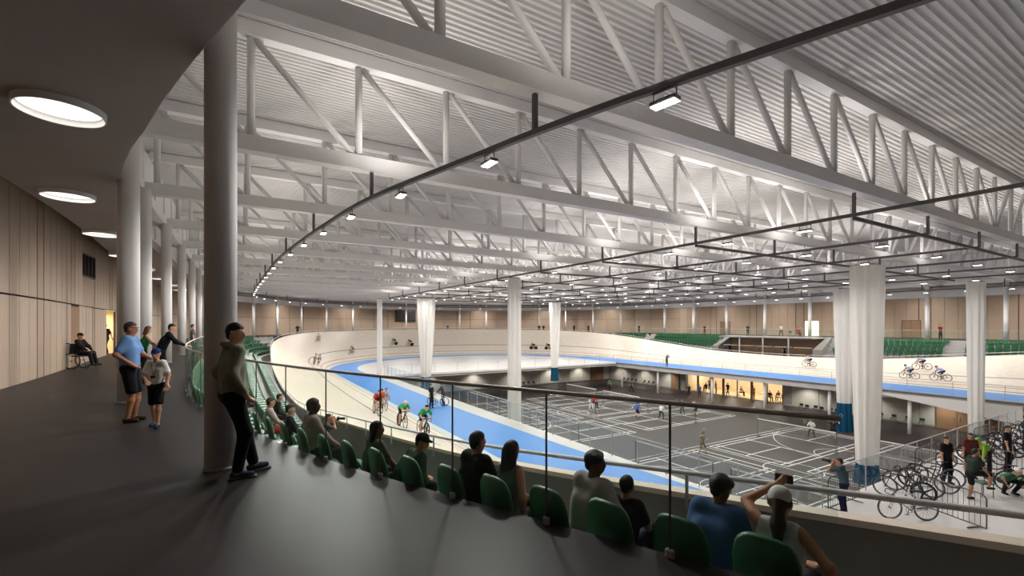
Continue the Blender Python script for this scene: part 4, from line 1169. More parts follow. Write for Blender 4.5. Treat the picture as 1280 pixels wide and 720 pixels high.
SADDLE = MB().tube([(0, -.20, .78), (0, -.215, .865)], .013, 6).add([(-.07, -.36, .885), (.07, -.36, .885), (.055, -.22, .88), (.018, -.07, .875), (-.018, -.07, .875), (-.055, -.22, .88), (-.06, -.35, .855), (.06, -.35, .855), (.04, -.22, .85), (.012, -.08, .85), (-.012, -.08, .85), (-.04, -.22, .85)],
    [(0, 1, 2, 3, 4, 5), (11, 10, 9, 8, 7, 6), (0, 6, 7, 1), (1, 7, 8, 2), (2, 8, 9, 3), (3, 9, 10, 4), (4, 10, 11, 5), (5, 11, 6, 0)]).mesh('saddle', M_BLACK)
ck = MB().tube([(-.07, BBp[1], BBp[2]), (.07, BBp[1], BBp[2])], .02, 8).tube([(.07, BBp[1], BBp[2]), (.085, BBp[1] + .02, BBp[2] - .165)], .012, 6).tube([(-.07, BBp[1], BBp[2]), (-.085, BBp[1] - .02, BBp[2] + .165)], .012, 6).box((.12, BBp[1] + .02, BBp[2] - .165), (.08, .08, .02)).box((-.12, BBp[1] - .02, BBp[2] + .165), (.08, .08, .02))
ck.tube([(.05, BBp[1] + .095 * math.cos(2 * PI * k / 16), BBp[2] + .095 * math.sin(2 * PI * k / 16)) for k in range(16)], .006, 4, closed=True)
ck.tube([(.05, BBp[1], BBp[2] + .097), (.05, RAx[1], RAx[2] + .03)], .004, 4).tube([(.05, BBp[1], BBp[2] - .097), (.05, RAx[1], RAx[2] - .03)], .004, 4)
CRANK = ck.mesh('crankset', M_RIM, True)
def bicycle(mat4, label, frame_m=M_BIKE, front='spoke', rear='spoke', aero=False, group=None):
    t = empty('bicycle'); t.matrix_world = mat4; tag(t, label, 'bicycle', group)
    for nm, me in (('frame', FRAME), ('fork', FORK)):
        o = link(nm, me, t); o.material_slots[0].link = 'OBJECT'; o.material_slots[0].material = frame_m
    link('wheel', WHEEL[rear], t, RAx); link('wheel', WHEEL[front], t, FAx)
    link('handlebar', HBARA if aero else HBAR, t); link('saddle', SADDLE, t); link('crankset', CRANK, t)
    return t
RIDE = dict(pel=(0, -.24, .95), lean=.85, curl=.35, nod=-.05, handL=(-.19, .46, .80), handR=(.19, .46, .80), elbL=(-1, -.3, -.5), elbR=(1, -.3, -.5), sleeve='short', legs='tight',
            footL=(-.12, -.10, .50), footR=(.12, -.02, .19), kneeL=(-.1, 1, .3), kneeR=(.1, 1, .3), cap='helmet', toeL=(0, 1, -.2), toeR=(0, 1, -.1))
RIDER = person_meshes(RIDE, .026)
RIDEA = dict(RIDE, lean=1.1, curl=.25, handL=(-.05, .66, .92), handR=(.05, .66, .92))
RIDERA = person_meshes(RIDEA, .026)
def track_matrix(s, v, head=1, lean=.3):
    """frame on the boards: +Y along travel (anticlockwise), +Z leaned towards the board normal"""
    p = Vector(trk(s, v)); q = Vector(trk(s - .3, v)); y = (q - p).normalized() * head
    c, n = frame(s); b = BK_(s) * lean
    z = Vector((-n[0] * math.sin(b), -n[1] * math.sin(b), math.cos(b))); x = y.cross(z).normalized(); z = x.cross(y)
    return Matrix((x, y, z)).transposed().to_4x4(), p
def cyclist(s, v, what, jersey, helmet, shorts=(34, 34, 40), frame_m=M_BIKE, front='spoke', rear='spoke', aero=False, skin='light', group=None):
    M, p = track_matrix(s, v); M = Matrix.Translation(p) @ M
    bicycle(M, 'bicycle of the ' + what, frame_m, front, rear, aero, group and group + ' bicycles')
    put_person(RIDERA if aero else RIDER, (0, 0, 0), 0, what[0].upper() + what[1:] if False else what, {'body': SKIN[skin], 'shirt': cloth(jersey), 'shorts': cloth(shorts), 'helmet': cloth(helmet), 'shoes': cloth((60, 60, 64))}, 1, group, M)
# ================================================================== PEOPLE AND BICYCLES IN PLACE
def yc(deg):
    """yaw so that a figure faces deg clockwise from the camera's view direction (0 away, 90 right, 180 towards)"""
    return math.atan2(.859, .511) - math.radians(deg) - PI / 2
def sit_yaw(s): return ang(s) + PI / 2

# man in hoodie leaning by the near column
q = dict(pel=(0, .0, .92), lean=-.03, curl=.12, twist=-.05, nod=.05, turn=-.55, sleeve='long', legs='long',
         footL=(-.04, .24, .085), footR=(.11, .02, .085), toeL=(-.1, 1, 0), toeR=(.35, 1, 0), handL=(-.19, .08, .95), handR=(.215, .06, .95), elbL=(-.6, -1, .1), elbR=(.55, -1, .1), fcurl=.6, fat=.98)
man = one_person(q, (-0.08, 5.99, 0), yc(42), 'man in olive hoodie and black joggers leaning beside the near column', {'body': SKIN['light'], 'shirt': cloth((132, 134, 116)), 'trousers': cloth((28, 28, 34)), 'shoes': cloth((60, 64, 80)), 'hair': HAIR})
hd, hf, hs, hu = q['_head']
hood = []
for a_ in range(-4, 5):
    t_ = a_ * .42; c = hd - hu * .135 - hf * .05 * math.cos(t_) + hs * .085 * math.sin(t_) - hf * .03; hood.append((c, .036, c + hu * .015 - hf * .03 * math.cos(t_), .03))
o = link('hood', fm('hood', hood, .012, cloth((132, 134, 116)), .03), man)
for s_ in (-.02, .02): MB().tube([hd - hu * .15 + hf * .055 + hs * s_, hd - hu * .22 + hf * .095 + hs * s_ * 1.5, hd - hu * .34 + hf * .10 + hs * s_ * 1.6], .004, 5).build('drawstring', cloth((190, 188, 180)), man)
# white soles
for nm, (fx, fy) in (('L', (-.04, .24)), ('R', (.11, .02))): MB().box((fx + (-.0 if nm == 'L' else .02), fy + .05, .012), (.075, .27, .022), (.1 if nm == 'L' else -.33), bev=.008).build('shoe_sole', cloth((120, 122, 128)), man)

# man in blue shirt
q = dict(lean=-.04, curl=.08, nod=.02, turn=.1, sleeve='short', legs='short', footL=(-.10, .03, .085), footR=(.10, .0, .085), toeL=(-.1, 1, 0), toeR=(.2, 1, 0),
         handL=(-.26, .30, 1.02), handR=(.18, .06, 1.02), elbR=(.7, -1, 0), elbL=(-.4, -.6, -.6), fat=1.05)
man2 = one_person(q, (-1.67, 10.35, 0), yc(68), 'man in light blue t-shirt, dark shorts and sandals, hand on hip', {'body': SKIN['tan'], 'shirt': cloth((112, 152, 204)), 'shorts': cloth((26, 26, 34)), 'shoes': cloth((70, 54, 44)), 'hair': HAIRB}, scale=1.01)
hd, hf, hs, hu = q['_head']
MB().tube([hd + hf * .10 + hs * .055 + hu * .02, hd + hs * .092 + hu * .025 - hf * .01], .004, 4).tube([hd + hf * .10 - hs * .055 + hu * .02, hd - hs * .092 + hu * .025 - hf * .01], .004, 4).tube([hd + hf * .105 + hs * .055 + hu * .02, hd + hf * .105 - hs * .055 + hu * .02], .006, 4).build('spectacles', M_BLACK, man2)
# boy
q = dict(lean=.03, nod=.12, turn=-.1, sleeve='short', legs='short', cap='peak', footL=(-.09, .18, .10), footR=(.09, -.12, .085), handR=(.10, .22, 1.02), handL=(-.24, .12, .93), elbR=(.8, -.6, -.2), fat=.86, fem=True)
boy = one_person(q, (-1.2, 9.6, 0), yc(165), 'boy in white t-shirt and blue cap walking with a camera strap', {'body': SKIN['light'], 'shirt': cloth((240, 237, 232)), 'shorts': cloth((30, 28, 30)), 'shoes': cloth((46, 60, 90)), 'hair': HAIRB, 'cap': cloth((36, 58, 120))}, scale=.75)
hd, hf, hs, hu = q['_head']
MB().tube([hd - hu * .14 - hs * .07 - hf * .02, hd - hu * .2 - hs * .06 + hf * .10, hd - hu * .45 + hf * .15, hd - hu * .2 + hs * .06 + hf * .10, hd - hu * .14 + hs * .07 - hf * .02], .006, 5).build('camera_strap', M_BLACK, boy)
MB().box(tuple(hd - hu * .48 + hf * .17), (.09, .05, .06), bev=.01).build('camera', M_BLACK, boy)
# couple at the glass
q = dict(lean=.16, curl=.1, nod=.15, turn=.4, sleeve='none', legs='long', hair='bob', fem=True, handL=(-.16, .42, 1.08), handR=(.16, .42, 1.08), elbL=(-1, -.2, -.4), elbR=(1, -.2, -.4))
one_person(q, (-2.45, 16.9, 0), yc(48), 'woman in green sleeveless top leaning on the glass balustrade', {'body': SKIN['light'], 'shirt': cloth((44, 112, 64)), 'trousers': cloth((40, 42, 54)), 'hair': mat('auburn_hair', (96, 58, 36), .6)}, .018, .97)
q = dict(lean=.30, curl=.15, nod=.2, turn=-.15, sleeve='long', legs='long', handL=(-.16, .50, 1.08), handR=(.18, .55, 1.08), elbL=(-1, -.2, -.4), elbR=(1, -.2, -.4))
one_person(q, (-1.95, 16.35, 0), yc(56), 'man in black jumper bending over the glass balustrade', {'body': SKIN['light'], 'shirt': cloth((26, 25, 28)), 'trousers': cloth((36, 36, 44))}, .018, 1.03)

# seated spectators in the nearest row
def sitter(i, label, cols, ds=0.0, row=1, s=None, **kw):
    s = (NEAR[i] if s is None else s) + ds; p, rz = seat_pose(s, row)
    q = dict(pel=(0, .02, .52), lean=.06, curl=.10, footL=(-.13, .46, .085), footR=(.12, .44, .085), kneeL=(-.1, .3, 1), kneeR=(.1, .3, 1), handL=(-.12, .40, .60), handR=(.12, .40, .60), elbL=(-.8, -.6, -.3), elbR=(.8, -.6, -.3), sleeve='short')
    sc = kw.pop('scale', .97) * .97; dz = kw.pop('dz', 0.0); yw = kw.pop('yaw', 0.0); vx = kw.pop('vox', .012)
    q.update(kw)
    if sc < .9: q['footL'] = (-.12, .40, .085 + .14); q['footR'] = (.12, .38, .085 + .14); dz += .445 * (1 - sc)
    t = one_person(q, (p[0], p[1], p[2] + dz), rz - PI / 2 + yw, label, cols, vx, sc)
    return t, q
t, q = sitter(0, 'woman in white cap and vest raising a phone, seated at the right end', {'body': SKIN['tan'], 'shirt': cloth((206, 204, 206)), 'trousers': cloth((40, 38, 44)), 'hair': HAIRB, 'cap': cloth((226, 224, 218))},
       fem=True, hair='pony', cap='peak', sleeve='none', handL=(-.12, .32, 1.24), handR=(.24, .18, .74), elbL=(-1, .1, -.6), nod=.1, turn=.12, scale=.95)
MB().box(tuple(q['_palmL'] + V3(.02, .05, .03)), (.14, .02, .075), bev=.008).build('phone', M_BLACK, t)
sitter(1, 'person in blue vest over black sleeves with dark curly hair, seated', {'body': SKIN['brown'], 'shirt': cloth((70, 104, 150)), 'trousers': cloth((30, 30, 36)), 'hair': HAIR}, ds=-.08, hair='curly', lean=.22, curl=.2, turn=-.5, nod=.1, fat=1.08)
sitter(2, 'small dark-haired child seated beside the man in the grey shirt', {'body': SKIN['tan'], 'shirt': cloth((38, 36, 40)), 'trousers': cloth((40, 40, 50)), 'hair': HAIR}, ds=.02, scale=.78, turn=.1)
sitter(3, 'man in pale grey shirt looking right, arm towards the child', {'body': SKIN['brown'], 'shirt': cloth((176, 168, 166)), 'trousers': cloth((40, 42, 56)), 'hair': HAIR}, ds=-.14, sleeve='long', turn=-.8, twist=-.15, side=.06, handR=(.42, .12, .60), hair='curly', fat=1.12, scale=1.0)
sitter(4, 'woman with long dark hair and patterned grey top, seated from behind', {'body': SKIN['tan'], 'shirt': cloth((120, 118, 122)), 'trousers': cloth((40, 38, 44)), 'hair': HAIR}, ds=.07, fem=True, hair='long', sleeve='none', turn=.1, handR=(.22, .05, .58), side=-.05)
sitter(5, 'broad man in plain black t-shirt seen from behind, seated', {'body': SKIN['tan'], 'shirt': cloth((24, 22, 25)), 'trousers': cloth((30, 30, 34)), 'hair': HAIR}, fat=1.15, scale=1.0, turn=-.1)
sitter(7, 'person in dark green jacket and peaked cap bending forward in the row', {'body': SKIN['tan'], 'shirt': cloth((48, 78, 54)), 'trousers': cloth((40, 44, 40)), 'hair': HAIR, 'cap': cloth((24, 22, 24))}, ds=.02, lean=.45, curl=.25, sleeve='long', cap='peak', nod=.2, turn=-.7, scale=.93, dz=-.03)
sitter(8, 'woman with dark bob and khaki top, seated left of the green jacket', {'body': SKIN['brown'], 'shirt': cloth((98, 100, 84)), 'trousers': cloth((40, 38, 44)), 'hair': HAIR}, fem=True, hair='bob', ds=-.02, turn=-.3, scale=.93)
sitter(11, 'man in dusty pink shirt with cropped black hair, seated alone', {'body': SKIN['dark'], 'shirt': cloth((158, 138, 128)), 'trousers': cloth((60, 58, 60)), 'hair': HAIR}, ds=-.06, sleeve='long', turn=-.25, fat=1.1, scale=1.03)
sitter(0, 'person in navy jacket and glasses seated low in the left stand', {'body': SKIN['light'], 'shirt': cloth((40, 44, 58)), 'trousers': cloth((40, 38, 44))}, s=0.9, row=2, sleeve='long', vox=.016, turn=-.3)
sitter(0, 'person in white and red top seated left of the navy jacket', {'body': SKIN['light'], 'shirt': cloth((206, 190, 186)), 'trousers': cloth((150, 40, 44))}, s=2.1, row=2, vox=.016, turn=.2)
sitter(0, 'lone spectator in dark jacket in the lowest rows of the left stand', {'body': SKIN['light'], 'shirt': cloth((44, 40, 40)), 'trousers': cloth((40, 38, 44))}, s=6.2, row=3, sleeve='long', vox=.018, lean=.3)
sitter(0, 'spectator in red jumper far up the left stand', {'body': SKIN['light'], 'shirt': cloth((140, 52, 50)), 'trousers': cloth((40, 38, 44))}, s=8.9, row=2, sleeve='long', vox=.02)
# photographer on the lower walkway
PH = dict(lean=.12, curl=.12, nod=.05, sleeve='short', legs='long', handL=(-.05, .30, 1.50), handR=(.07, .30, 1.50), elbL=(-.8, .2, -1), elbR=(.8, .2, -1))
def photographer(loc, yaw, label, cols, vox, scale=1.0):
    q = dict(PH); t = one_person(q, loc, yaw, label, cols, vox, scale, eyes=False)
    MB().box((.01, .40, 1.565), (.14, .07, .10), bev=.01).build('camera_body', M_BLACK, t); MB().tube([(.01, .43, 1.565), (.01, .60, 1.56)], .04, 10).build('camera_lens', M_BLACK, t)
photographer((2.15, 14.6, -2.68), yc(78), 'photographer in checked shirt aiming a camera beside the track edge', {'body': SKIN['tan'], 'shirt': cloth((92, 88, 86)), 'trousers': cloth((52, 54, 44))}, .018)
photographer((51.9, 44.4, ZI), yc(165), 'photographer in black standing on the far blue apron', {'body': SKIN['light'], 'shirt': cloth((34, 32, 34)), 'trousers': cloth((90, 84, 78))}, .03)
photographer((16.2, 6.95, ZI), yc(-38), 'person in teal top photographing the courts at the near barrier corner', {'body': SKIN['tan'], 'shirt': cloth((70, 84, 92)), 'trousers': cloth((28, 32, 58))}, .018)

# wheelchair user by the brown door
t = empty('wheelchair', (-5.35, 23.9, 0), yc(82)); tag(t, 'black wheelchair parked against the left concourse wall', 'wheelchair')
for s_ in (-1, 1):
    w_ = link('drive_wheel', WHEEL['spoke'], t, (s_ * .30, -.10, .31)); w_.scale = (1, .92, .92)
    w_ = link('caster', WHEEL['spoke'], t, (s_ * .26, .38, .08)); w_.scale = (.6, .24, .24)
    MB().tube([(s_ * .25, -.22, 1.0), (s_ * .25, -.20, .5), (s_ * .25, .25, .5), (s_ * .25, .36, .14)], .014, 6).build('side_frame', M_DARK, t)
    MB().tube([(s_ * .25, -.2, .98), (s_ * .25, -.32, .98)], .018, 6).build('push_handle', M_BLACK, t)
    MB().box((s_ * .12, .52, .12), (.15, .14, .02)).build('footrest', M_DARK, t)
MB().box((0, .04, .49), (.46, .42, .05), bev=.015).build('seat', M_BLACK, t); MB().box((0, -.20, .76), (.46, .03, .42), bev=.01).build('backrest', M_BLACK, t)
q = dict(pel=(0, -.04, .60), lean=.05, footL=(-.11, .50, .20), footR=(.11, .50, .20), kneeL=(0, .3, 1), kneeR=(0, .3, 1), handL=(-.12, .34, .70), handR=(.12, .34, .70), elbL=(-1, -.4, 0), elbR=(1, -.4, 0), sleeve='long', cap='peak')
one_person(q, (-5.35, 23.9, 0), yc(82), 'person in dark clothes and cap sitting in the wheelchair', {'body': SKIN['tan'], 'shirt': cloth((40, 32, 32)), 'trousers': cloth((28, 27, 30)), 'cap': cloth((28, 27, 30))}, .018, .98)

# shared figures for small people
VX = .033
POSE = {
 'stand': dict(footL=(-.11, .02, .085), footR=(.11, -.02, .085), handL=(-.25, .06, .86), handR=(.25, .08, .88), face=False),
 'walk': dict(lean=.05, footL=(-.09, .30, .10), footR=(.09, -.30, .13), handL=(-.24, -.18, .92), handR=(.24, .28, .95), face=False),
 'lean': dict(lean=.22, footL=(-.11, -.05, .085), footR=(.11, -.08, .085), handL=(-.2, .42, 1.05), handR=(.2, .42, 1.05), elbL=(-1, -.2, -.4), elbR=(1, -.2, -.4), sleeve='long', face=False),
 'play': dict(lean=.18, legs='short', footL=(-.26, .12, .085), footR=(.26, -.10, .085), pel=(0, 0, .86), handL=(-.32, .22, 1.10), handR=(.30, .30, 1.55), elbR=(1, -.3, -.3), face=False),
 'ready': dict(lean=.30, legs='long', footL=(-.25, .05, .085), footR=(.25, .02, .085), pel=(0, -.05, .84), handL=(-.25, .35, 1.0), handR=(.22, .42, 1.05), face=False),
 'sit': dict(pel=(0, 0, .53), lean=.1, footL=(-.12, .44, .085), footR=(.12, .44, .085), kneeL=(0, .3, 1), kneeR=(0, .3, 1), handL=(-.12, .36, .66), handR=(.12, .36, .66), elbL=(-.8, -.6, -.3), elbR=(.8, -.6, -.3), sleeve='long', face=False),
 'crouch': dict(pel=(0, -.12, .42), lean=.75, curl=.3, legs='long', footL=(-.14, .10, .085), footR=(.16, .05, .085), kneeL=(-.5, 1, .3), kneeR=(.5, 1, .3), handL=(-.3, .30, .40), handR=(.3, .30, .40), elbL=(-1, 0, 0), elbR=(1, 0, 0), cap='helmet', face=False),
 'bend': dict(lean=.95, curl=.2, footL=(-.12, .0, .085), footR=(.12, .05, .085), handL=(-.15, .55, .62), handR=(.15, .58, .6), cap='helmet', sleeve='long', face=False),
 'stretch': dict(lean=.15, legs='short', footL=(-.10, 0, .085), footR=(.12, .42, .50), kneeR=(.2, .3, 1), handL=(-.40, .12, .95), handR=(.22, .35, .85), sleeve='short', face=False),
}
ARCH = {k: person_meshes(dict(v), VX) for k, v in POSE.items()}
ARCHN = {k: person_meshes(dict(POSE[k], face=True), .02) for k in ('stand', 'crouch', 'bend', 'stretch', 'lean')}
def small(pose, loc, yaw, label, top=(60, 60, 64), low=(36, 36, 42), skin='light', scale=1.0, group=None, near=False, cap=None):
    ms = (ARCHN if near else ARCH)[pose]
    c = {'body': SKIN[skin], 'shirt': cloth(top), 'trousers': cloth(low), 'shorts': cloth(low)}
    if cap: c['helmet'] = cloth(cap)
    return put_person(ms, loc, yaw, label, c, scale, group)
def racket(t, pose):
    q = ARCH[pose]['_q']; w_ = q['_palmR']
    r = empty('badminton_racket'); r.matrix_world = t.matrix_basis @ Matrix.Translation(Vector(w_))
    tag(r, 'badminton racket held by the ' + ' '.join(t['label'].split(' on ')[0].split(' at ')[0].split()[:11]), 'racket', 'badminton rackets')
    MB().tube([(0, 0, 0), (.1, .15, .32)], .012, 5).build('shaft', M_BLACK, r)
    MB().tube([(.13 + .11 * math.cos(2 * PI * k / 14), .2, .45 + .14 * math.sin(2 * PI * k / 14)) for k in range(14)], .008, 4, closed=True).build('head_frame', M_WHITE, r)
small('walk', (-6.6, 34.2, 0), yc(170), 'figure in dark jacket with rucksack walking out of the lit doorway', (40, 34, 34), (44, 38, 40))
small('stand', (-2.05, 28.0, 0), yc(60), 'distant figure at the balustrade far along the left concourse', (90, 92, 100))
# players on the courts
for (pose, a, b, d, lab, top, low, rk) in [
    ('ready', 34.2, 39.9, 200, 'player in white kit at the left end of the far court', (226, 224, 222), (220, 218, 216), True),
    ('stand', 34.9, 40.3, 120, 'partner in black vest beside the white-clad player', (40, 38, 42), (200, 198, 196), False),
    ('play', 36.0, 34.7, 60, 'badminton player in bright blue shirt on the far court', (48, 108, 190), (28, 34, 60), True),
    ('ready', 37.6, 32.9, 40, 'badminton player in white shirt and dark shorts facing the net', (222, 220, 216), (70, 70, 74), True),
    ('play', 42.4, 32.3, 250, 'white-shirted badminton player at the right end of the far court', (226, 224, 220), (34, 34, 38), True),
    ('ready', 42.0, 33.7, 240, 'badminton player in dark kit behind the white-shirted one', (80, 76, 78), (60, 58, 60), True),
    ('play', 30.2, 22.5, 150, 'player in beige shirt and trousers alone between the two courts', (150, 138, 122), (120, 110, 100), True),
    ('ready', 42.7, 20.8, 230, 'player in white shirt and black trousers left of the teal curtain', (224, 222, 218), (28, 27, 30), True),
    ('play', 43.9, 19.7, 60, 'player in black next to the teal curtain hem', (36, 34, 36), (40, 38, 40), True),
    ('stand', 47.4, 51.2, 30, 'figure in green top at the back of the far courts', (50, 110, 80), (40, 40, 44), False),
    ('walk', 49.0, 48.3, 280, 'walker in dark green tracksuit near the lower wall columns', (40, 78, 60), (40, 60, 54), False),
    ('stand', 53.2, 40.0, 200, 'figure in bright blue top outside the glazed cafe', (50, 100, 190), (40, 44, 60), False),
    ('stand', 52.2, 40.9, 220, 'figure in dark clothes outside the glazed cafe', (44, 40, 40), (40, 38, 40), False),
    ('ready', 55.2, 20.6, 250, 'figure in green sportswear by the green chairs', (50, 120, 76), (44, 90, 64), False)]:
    t = small(pose, (a, b, ZF), yc(d), lab, top, low, scale=.98)
    if rk: racket(t, pose)
q_ = ARCH['sit']
t = put_person(q_, (31.8, 36.7, ZF + 1.17), -PI, 'umpire in red top sitting on the tall chair', {'body': SKIN['light'], 'shirt': cloth((190, 60, 56)), 'trousers': cloth((60, 60, 66))})
# cafe guests
for i, (pose, a, b, d, col) in enumerate([('sit', 58.7, 43.0, 0, (50, 40, 36)), ('stand', 58.4, 41.2, 120, (70, 60, 54)), ('walk', 58.2, 39.2, 250, (36, 30, 30)), ('sit', 59.3, 38.0, 90, (150, 90, 60)), ('stand', 58.3, 35.6, 60, (160, 100, 70)), ('sit', 58.6, 33.6, 180, (70, 44, 40)), ('sit', 59.6, 33.0, 0, (120, 70, 50)), ('sit', 58.6, 31.9, 180, (60, 40, 44)), ('stand', 60.6, 43.8, 200, (90, 70, 50))]):
    small(pose, (a, b, ZF), yc(d), 'cafe guest behind the glazing, %s from the left' % ORD[i], col, (50, 44, 44), group='cafe guests')
# far walkway and right concourse onlookers
def onlook(pose, x, y, lab, top=(40, 38, 40), low=(34, 33, 36), d=180, z=0.0):
    small(pose, (x, y, z), yc(d), lab, top, low)
onlook('lean', 8.0, 81.6, 'onlooker leaning on the far left curve above the banking', d=150)
onlook('lean', 38.7, 92.3, 'onlooker behind the far banking top right of the dark screen')
for i, (s, lab) in enumerate(((106.0, 'pair on the far curve'), (106.7, 'pair on the far curve'), (111.5, 'low figure by the stand end'), (113.7, 'figure in black near the stand end'), (121.2, 'figure above the far seat block'))):
    p = pt(s, E_(s) + .9); onlook('lean' if i < 2 else 'stand', p[0], p[1], '%s %s onlooker in dark clothes, %s' % (('left', 'right', 'single', 'upright', 'lone')[i], 'far', lab))
onlook('stand', 69.2, 51.0, 'onlooker in dark red beside the brown concourse door', (90, 50, 46))
onlook('stand', 68.9, 43.0, 'onlooker in olive standing left on the viewing box roof', (60, 66, 40))
onlook('walk', 68.9, 37.8, 'onlooker in white top before the lit doorway', (214, 206, 200), (60, 60, 66))
onlook('sit', 68.9, 35.4, 'seated onlooker in red beside the lit doorway', (176, 40, 40), (60, 30, 30))
chair(68.9, 35.4, 0, PI, 'chair under the onlooker in red on the viewing box roof', 'chairs on the right concourse')
chair(68.9, 36.6, 0, PI, 'empty green chair left of the onlooker in red', 'chairs on the right concourse')
onlook('stand', 68.9, 19.9, 'onlooker in red and black on the right concourse between curtains', (120, 44, 36))
onlook('stand', 65.2, 35.3, 'figure standing inside the viewing box', (60, 70, 84), z=-2.9)
onlook('walk', 65.6, 43.9, 'figure in black coming down beside the viewing box', z=-2.9)

# riders on the boards
cyclist(64.0, 5.0, 'lone rider in white high on the far left banking', (226, 224, 222), (220, 216, 210), (60, 60, 70))
cyclist(51.0, 2.0, 'left rider in white of the pair entering the left straight', (226, 222, 218), (60, 56, 60), (80, 80, 84))
cyclist(53.6, 1.3, 'right rider in white of the pair entering the left straight', (220, 216, 214), (80, 76, 80), (70, 70, 76))
cyclist(69.0, 1.6, 'lone rider in grey low on the far left bend', (120, 114, 120), (90, 84, 88))
cyclist(79.5, 3.0, 'leading rider in black left of the white curtain', (34, 32, 36), (40, 38, 40), rear='disc', aero=True)
cyclist(82.5, 2.6, 'following rider in black left of the white curtain', (40, 38, 42), (50, 48, 50), rear='disc', aero=True)
cyclist(17.0, 2.9, 'rider in red jersey of the bunch of three', (190, 60, 56), (150, 40, 50), aero=False, frame_m=M_BIKEW)
cyclist(18.6, 2.3, 'rider in orange jersey of the bunch of three', (206, 130, 84), (120, 70, 50))
cyclist(20.4, 1.5, 'rider in white and blue of the bunch of three', (206, 210, 226), (70, 90, 170), frame_m=M_BIKEW)
cyclist(11.0, 2.3, 'leading rider in green jersey and dark helmet', (52, 150, 84), (44, 40, 54), frame_m=M_BIKE, front='five', rear='spoke')
cyclist(12.9, 2.7, 'following rider in green jersey and white helmet', (60, 170, 90), (228, 226, 222), frame_m=M_BIKE, front='spoke', rear='disc', aero=True)
cyclist(106.5, 1.4, 'rider in black left beside the straight curtain', (36, 34, 38), (44, 42, 44), rear='disc', front='disc', aero=True)
cyclist(109.5, 1.4, 'rider in black right, half behind the slender curtain', (38, 36, 40), (46, 44, 46), rear='disc', front='disc', aero=True)
cyclist(155.0, 3.2, 'lone rider in white and navy below the viewing box', (216, 216, 224), (40, 50, 110), (44, 50, 90))
cyclist(165.3, 1.4, 'left rider in navy and white of the trio on the right straight', (206, 210, 226), (36, 46, 110), (40, 46, 90))
cyclist(165.6, 3.8, 'upper rider in navy and white of the trio on the right straight', (200, 206, 224), (36, 46, 110), (40, 46, 90))
cyclist(167.7, 1.4, 'right rider in navy and white of the trio on the right straight', (196, 202, 222), (36, 46, 110), (40, 46, 90))

# coach and rider standing on the blue apron
small('stand', (11.6, 30.7, ZI), yc(120), 'coach in black suit standing on the blue apron by the glass barrier', (26, 25, 28), (26, 25, 28))
bicycle(Matrix.Translation((12.35, 31.3, ZI)) @ Matrix.Rotation(yc(100), 4, 'Z'), 'pale bicycle held upright beside the coach in black', M_BIKEW)
small('lean', (12.75, 31.3, ZI), yc(-80), 'rider in dark kit holding the pale bicycle', (80, 70, 66), (60, 58, 62), scale=.96)

# bicycles and people on the near platform
def bike_at(a, b, deg, roll, label, **kw):
    bicycle(Matrix.Translation((a, b, ZI)) @ Matrix.Rotation(yc(deg), 4, 'Z') @ Matrix.Rotation(math.radians(roll), 4, 'Y'), label, **kw)
bike_at(17.4, 5.75, -82, 4, 'white and blue road bicycle standing sideways at the corner of the racks', frame_m=M_BIKEW)
kinds = [('spoke', 'five'), ('spoke', 'spoke'), ('five', 'spoke'), ('spoke', 'spoke')]
for i, a in enumerate([19.3, 20.2, 21.1, 22.0, 25.2, 26.3, 27.4, 28.3, 29.4, 30.6, 31.6, 32.8, 33.9, 35.2, 36.4, 37.6]):
    f, r_ = kinds[i % 4]
    bike_at(a, 6.5 + .08 * math.sin(i * 2.1), -48 + 6 * math.sin(i * 1.3), 7 + 3 * math.sin(i), 'black track bicycle parked at the barrier racks, %s from the left' % ORD[i], front=f, rear=r_, aero=(i % 3 == 0), group='parked bicycles')
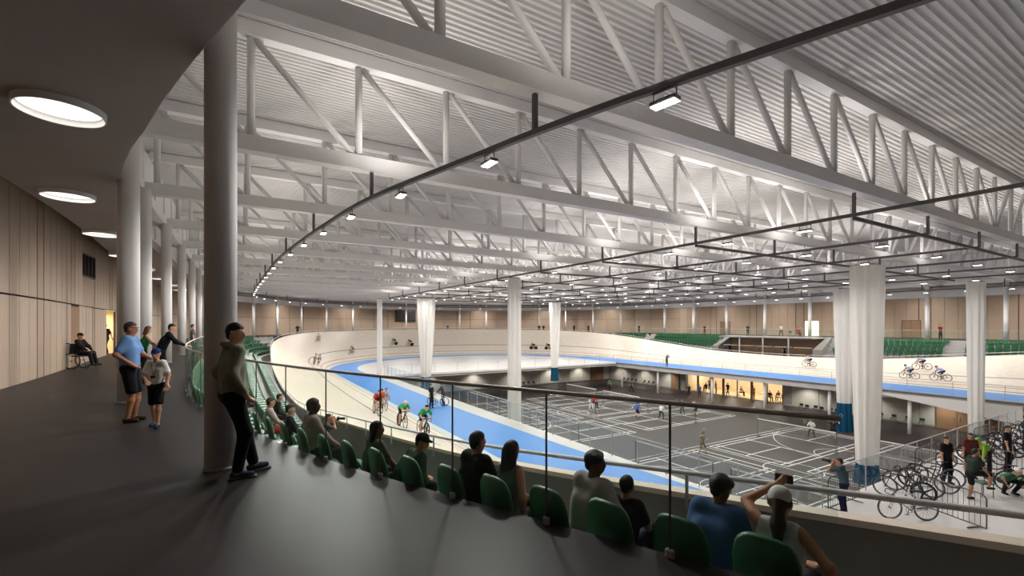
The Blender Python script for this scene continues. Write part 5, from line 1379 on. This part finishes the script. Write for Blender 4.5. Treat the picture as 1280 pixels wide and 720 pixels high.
def crowd_barrier(a, b, deg, label):
    t = empty('crowd_barrier', (a, b, ZI), yc(deg) + PI / 2); tag(t, label, 'barrier', 'steel crowd barriers')
    MB().tube([(-1.0, 0, .1), (-1.0, 0, .95), (-.9, 0, 1.05), (.9, 0, 1.05), (1.0, 0, .95), (1.0, 0, .1), (-1.0, 0, .1)], .019, 6).build('frame', M_DARK, t)
    bm = MB().tube([(0, 0, .1), (0, 0, 1.05)], .008, 4).mesh('bar', M_DARK)
    for k in range(13): link('bar', bm, t, (-.85 + k * .1417, 0, 0))
    for x in (-.7, .7): MB().tube([(x, -.25, .02), (x, .25, .02)], .018, 5).build('foot', M_DARK, t)
for i, (a, b, dg) in enumerate([(18.6, 5.2, -10), (17.0, 7.3, 60), (23.6, 7.25, 60), (24.4, 4.2, 60), (30.5, 7.3, 60), (25.3, 5.5, -20)]):
    crowd_barrier(a, b, dg, 'dark steel crowd barrier with upright bars by the bicycles, %s from the left' % ORD[i])
small('stretch', (21.2, 5.3, ZI), yc(95), 'athlete in dark green top and shorts stretching one leg on a chair', (44, 56, 50), (30, 36, 34), 'tan', near=True)
small('stand', (22.6, 6.35, ZI), yc(175), 'woman in black vest standing among the parked bicycles', (30, 28, 32), (28, 27, 30), 'light', near=True)
small('stand', (24.2, 6.1, ZI), yc(200), 'person in maroon top next to the green-helmeted rider', (96, 44, 44), (34, 32, 36), 'tan', near=True)
small('bend', (25.6, 6.0, ZI), yc(250), 'rider with yellow-green back bending over a bicycle', (150, 196, 70), (40, 40, 44), near=True, cap=(120, 190, 80))
small('crouch', (23.1, 4.9, ZI), yc(180), 'rider in white helmet and green jersey crouching by a wheel', (60, 110, 80), (40, 42, 46), near=True, cap=(226, 226, 224))
small('stand', (26.7, 5.65, ZI), yc(150), 'tall person in black at the right edge among bicycles', (24, 22, 25), (24, 22, 25), near=True, scale=1.05)
small('stand', (36.6, 7.0, ZI), yc(170), 'far person in brown vest behind the bicycle racks', (110, 84, 70), (60, 30, 34), 'tan')
small('lean', (31.5, 6.0, ZI), yc(200), 'person in dark jacket leaning over the distant racks', (60, 56, 62), (40, 38, 44), near=True)
bike_at(23.9, 4.75, 95, 0, 'black bicycle beside the crouching rider in white helmet')
chair(22.05, 5.25, ZI, yc(95) - PI / 2, 'green chair propping the stretching athlete', 'green chairs by the bicycles')
chair(28.2, 5.2, ZI, yc(20) - PI / 2, 'green chair at the right edge behind the person in black', 'green chairs by the bicycles')
